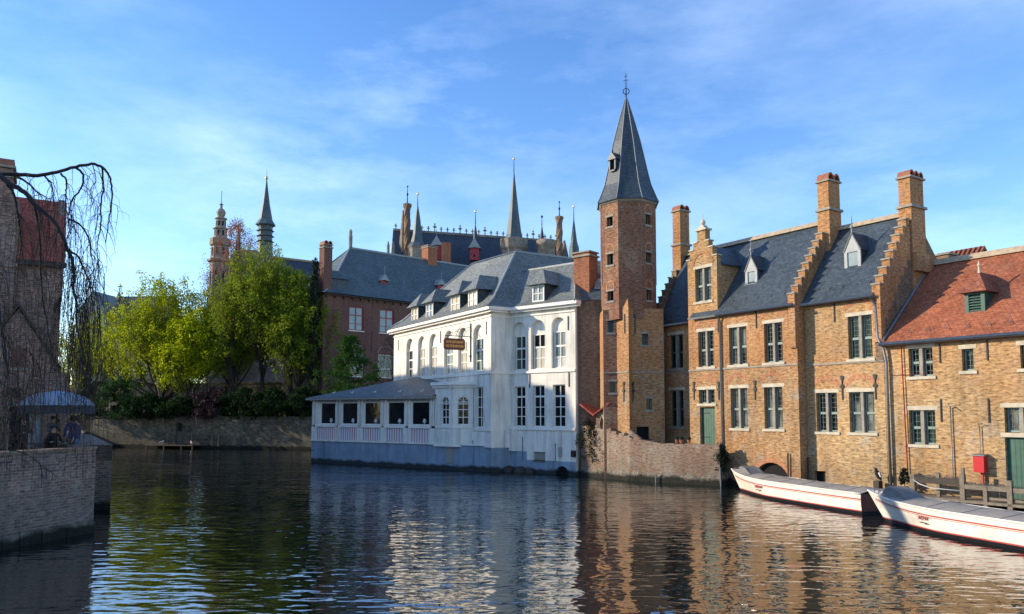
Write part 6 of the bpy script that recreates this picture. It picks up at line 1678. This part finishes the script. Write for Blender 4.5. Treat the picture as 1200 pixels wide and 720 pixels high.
limb([(-16.2,5.2),(-15.88,4.19+.05),(-15.62,4.17),(-15.27,4.15),(-14.91,3.91),(-14.6,3.65)], 23.5, .025, .008, .1, 13, 8, (.4,1.2))
limb([(-16.2,3.9),(-15.83,3.29),(-15.57,3.24),(-14.87,3.12),(-14.47,2.88),(-13.8,2.39)], 23.5, .03, .008, .1, 14, 6, (.3,1.0))
limb([(-16.6,9.5),(-16.2,7.2),(-15.9,5.6),(-15.7,4.4)], 24.2, .035, .012, .2, 15, 12, (1,3.0))
for k in range(70): hang(Vector((random.uniform(-17.6,-15.9), random.uniform(23.8,26.5), random.uniform(4.6,7.5))), random.uniform(1.5,4), .010)
for k in range(80): hang(Vector((random.uniform(-15.6,-13.6), random.uniform(25.3,26.8), random.uniform(6.0,9.5))), random.uniform(2,4.5), .009)
limbs.build('trunk', M['bark_dark'], wt); tw_.build('twigs', M['bark_dark'], wt)

# ------------------------------------------------------------------ terrace: parasol, folded parasol, people
pa = thing('terrace_parasol', 'large open blue grey parasol with dark valance over the terrace guests', 'parasol', (-17.9,30.3,2.45))
mb = MB(); mb.lathe(-17.9,30.3,[(1.3,4.62),(1.18,4.80),(.9,5.0),(.5,5.14),(.02,5.2)],12,smooth=True); pc = mb.build('canopy', M['canopy'], pa)
mb = MB(); mb.lathe(-17.9,30.3,[(1.31,4.3),(1.31,4.625)],12); 
mb.f = mb.f[:12]; mb.m = mb.m[:12]; mb.sm = mb.sm[:12]; mb.build('valance', M['canopy_dark'], pc)
mb = MB(); mb.tube([(-17.9,30.3,2.45),(-17.9,30.3,5.1)],.03,8); mb.build('pole', M['zinc'], pa)
mb = MB(); mb.lathe(-17.9,30.3,[(.35,2.45),(.35,2.53),(.08,2.56)],10); mb.build('base', M['iron'], pa)
fp_ = thing('folded_parasol', 'tall folded grey parasol standing between the terrace guests', 'parasol', (-18.35,29.8,2.45))
mb = MB(); mb.lathe(-18.35,29.8,[(.05,2.9),(.16,3.05),(.13,3.6),(.10,4.3),(.05,4.5)],9,smooth=True); mb.build('folded_canopy', M['canopy'], fp_)
mb = MB(); mb.tube([(-18.35,29.8,2.45),(-18.35,29.8,4.6)],.025,8); mb.build('pole', M['zinc'], fp_)
mb = MB(); mb.lathe(-18.35,29.8,[(.3,2.45),(.3,2.52),(.05,2.55)],10); mb.build('base', M['iron'], fp_)

def person(label, x, y, z0, rz, pose, top, legs, hair='hair', long_hair=False, h=1.72):
    t = thing('person', label, 'person', (x,y,z0)); k = h/1.75
    R = Matrix.Rotation(rz, 3, 'Z'); org = Vector((x,y,z0))
    sit = pose == 'sit'
    hip = .50 if sit else .92
    V = []; E = []; Rd = []
    def a(p, r, par=None):
        V.append(Vector(p)*k); Rd.append(r*k)
        if par is not None: E.append((par, len(V)-1))
        return len(V)-1
    pel = a((0,0,hip), .135); wst = a((0,.01,hip+.18), .12, pel); chs = a((0,0,hip+.38), .15, wst); shc = a((0,-.01,hip+.52), .10, chs)
    nk = a((0,.01,hip+.60), .055, shc); hd = a((0,.03,hip+.70), .085, nk); tp = a((0,.02,hip+.83), .07, hd); 
    ns = a((0,.115,hip+.70), .018, hd)
    for s in (-1,1):
        sh_ = a((s*.17,0,hip+.50), .062, shc)
        if pose == 'talk' : el, wr = (s*.24,.06,hip+.25), (s*.12,.28,hip+.28)
        elif sit: el, wr = (s*.25,.10,hip+.22), (s*.14,.32,hip+.24)
        else: el, wr = (s*.25,-.02,hip+.22), (s*.26,.08,hip-.02)
        e_ = a(el, .045, sh_); w_ = a(wr, .032, e_)
        d = (Vector(wr)-Vector(el)).normalized()
        pm = a(Vector(wr)+d*.08, .036, w_)
        # five fingers: four from the palm end, thumb from its side
        side = Vector((s,0,0)); 
        for q in range(4):
            o_ = side*(.03-.02*q); b0 = a(Vector(wr)+d*.11+o_, .012, pm); b1 = a(Vector(wr)+d*(.145-.006*abs(q-1))+o_+Vector((0,0,-.012)), .010, b0); a(Vector(wr)+d*(.17-.008*abs(q-1))+o_+Vector((0,0,-.032)), .008, b1)
        th1 = a(Vector(wr)+d*.06-side*.045+Vector((0,0,.01)), .012, pm); a(Vector(wr)+d*.10-side*.055, .009, th1)
        hp_ = a((s*.09,0,hip-.05), .095, pel)
        if sit: kn, an = (s*.12,.42,hip+.0), (s*.12,.40,.09)
        else: kn, an = (s*.10,.02,.50), (s*.10,-.01,.09)
        k_ = a(kn, .062, hp_); n_ = a(an, .042, k_); f_ = a((an[0],an[1]+.06,.045), .04, n_); a((an[0]+s*.02,an[1]+.18,.035), .03, f_)
    me = bpy.data.meshes.new('body'); me.from_pydata([R @ v for v in V], E, [])
    ob = bpy.data.objects.new('body', me); C.objects.link(ob); ob.parent = t; ob['_loc'] = list(org)
    md = ob.modifiers.new('skin', 'SKIN'); 
    for i, v in enumerate(me.skin_vertices[0].data): v.radius = (Rd[i], Rd[i]); v.use_root = (i == 0)
    ss = ob.modifiers.new('sub', 'SUBSURF'); ss.levels = 1; ss.render_levels = 1
    dg_ = bpy.context.evaluated_depsgraph_get(); new = bpy.data.meshes.new_from_object(ob.evaluated_get(dg_)); new.name = 'body'
    ob.modifiers.clear(); ob.data = new
    for m_ in ('skin', top, legs, 'cloth_black'): new.materials.append(M[m_])
    wrs = [R @ (Vector(v)*k) for v in [V[i]/k for i in range(len(V)) if abs(Rd[i]-.032*k) < 1e-6]]
    for p in new.polygons:
        c = p.center; z = c.z/k; lc = R.inverted() @ c
        if z > hip+.575: mi = 0
        elif any((c-w).length < .12*k and (Vector((c.x,c.y,c.z))-w).length < .2 and (lc.y > (R.inverted() @ w).y-.02 or pose == 'stand' and z < hip+.02) for w in wrs): mi = 0
        elif z < .08: mi = 3
        elif z > hip-.02 and not (sit and lc.y > .14*k and z < hip+.12): mi = 1
        else: mi = 2
        p.material_index = mi; p.use_smooth = True
    hb = MB(); hc = org + R @ (Vector((0,.0,hip+.765))*k)
    hb.blob(hc, .105*k,.11*k,.10*k,10,7); hb.blob(org + R @ (Vector((0,-.035,hip+.70))*k), .095*k,.075*k,.12*k,10,7)
    if long_hair: hb.tube([org + R @ (Vector((0,-.06,hip+.74))*k), org + R @ (Vector((0,-.09,hip+.58))*k), org + R @ (Vector((0,-.10,hip+.42))*k)], [.095*k,.10*k,.05*k], 8)
    hb.build('hair', M[hair], t)
    fc = MB()
    for s in (-1,1): fc.blob(org + R @ (Vector((s*.035,.105,hip+.725))*k), .012,.008,.009,6,4)
    fc.blob(org + R @ (Vector((0,.108,hip+.655))*k), .025,.006,.007,6,4); fc.build('eyes_and_mouth', M['hair'], t)
    ef = MB()
    for s in (-1,1): ef.blob(org + R @ (Vector((s*.09,.02,hip+.70))*k), .014,.022,.034,6,4)
    ef.build('ear', M['skin'], t)
Z = 2.45
person('woman with long dark hair and black top at the left end of the terrace rail', -18.55, 29.3, Z, -2.2, 'talk', 'cloth_black', 'cloth_black', long_hair=True, h=1.66)
person('man in bright blue jacket and jeans standing at the right of the terrace', -17.1, 30.0, Z, .6, 'stand', 'cloth_blue', 'cloth_jeans', h=1.78)
person('person in navy top seen behind the others in the middle of the terrace', -17.55, 30.9, Z, 2.6, 'stand', 'cloth_navy', 'cloth_black', h=1.75)
person('person in yellow shirt standing behind the folded parasol', -18.25, 30.9, Z, 3.0, 'talk', 'cloth_yellow', 'cloth_jeans', h=1.62)
person('seated person in black facing the water behind the terrace coping', -17.55, 29.55, Z+.02, -2.4, 'sit', 'cloth_black', 'cloth_black', h=1.78)
person('person in grey blue jacket half hidden between the parasols, left of the blue jacket', -17.95, 30.15, Z, -2.0, 'talk', 'cloth_jeans', 'cloth_black', h=1.74)
person('person in dark jacket standing nearest the terrace corner', -16.75, 29.75, Z, 1.8, 'stand', 'cloth_navy', 'cloth_jeans', h=1.7)
def chair(x, y, rz, lab):
    t = thing('terrace_chair', lab, 'chair', (x,y,Z), 'terrace chairs'); c, s = math.cos(rz), math.sin(rz); f = Fr((x,y),(x+c,y+s))
    mb = MB(); mb.box(f,-.22,.22,-.22,.22,.42+Z,.46+Z); mb.build('seat', M['wood_dark'], t)
    mb = MB(); mb.box(f,-.22,.22,-.22,-.18,.5+Z,.9+Z); mb.build('backrest', M['wood_dark'], t)
    for u in (-.2,.2):
        for o in (-.2,.2):
            mb = MB(); mb.box(f,u-.02,u+.02,o-.02,o+.02,Z,Z+.42 if o > 0 else Z+.5); mb.build('leg', M['wood_dark'], t)
chair(-17.58, 29.5, -2.4+PI, 'dark wooden terrace chair under the seated person')
tb_ = thing('terrace_table', 'small round dark table among the terrace guests', 'table', (-18.0,29.15,Z))
mb = MB(); mb.lathe(-18.0,29.15,[(.36,Z+.70),(.36,Z+.74)],14); mb.build('table_top', M['wood_dark'], tb_)
mb = MB(); mb.lathe(-18.0,29.15,[(.22,Z),(.2,Z+.04),(.035,Z+.07),(.035,Z+.7)],10); mb.build('leg', M['iron'], tb_)

for o in bpy.data.objects:
    if '_loc' in o: del o['_loc']
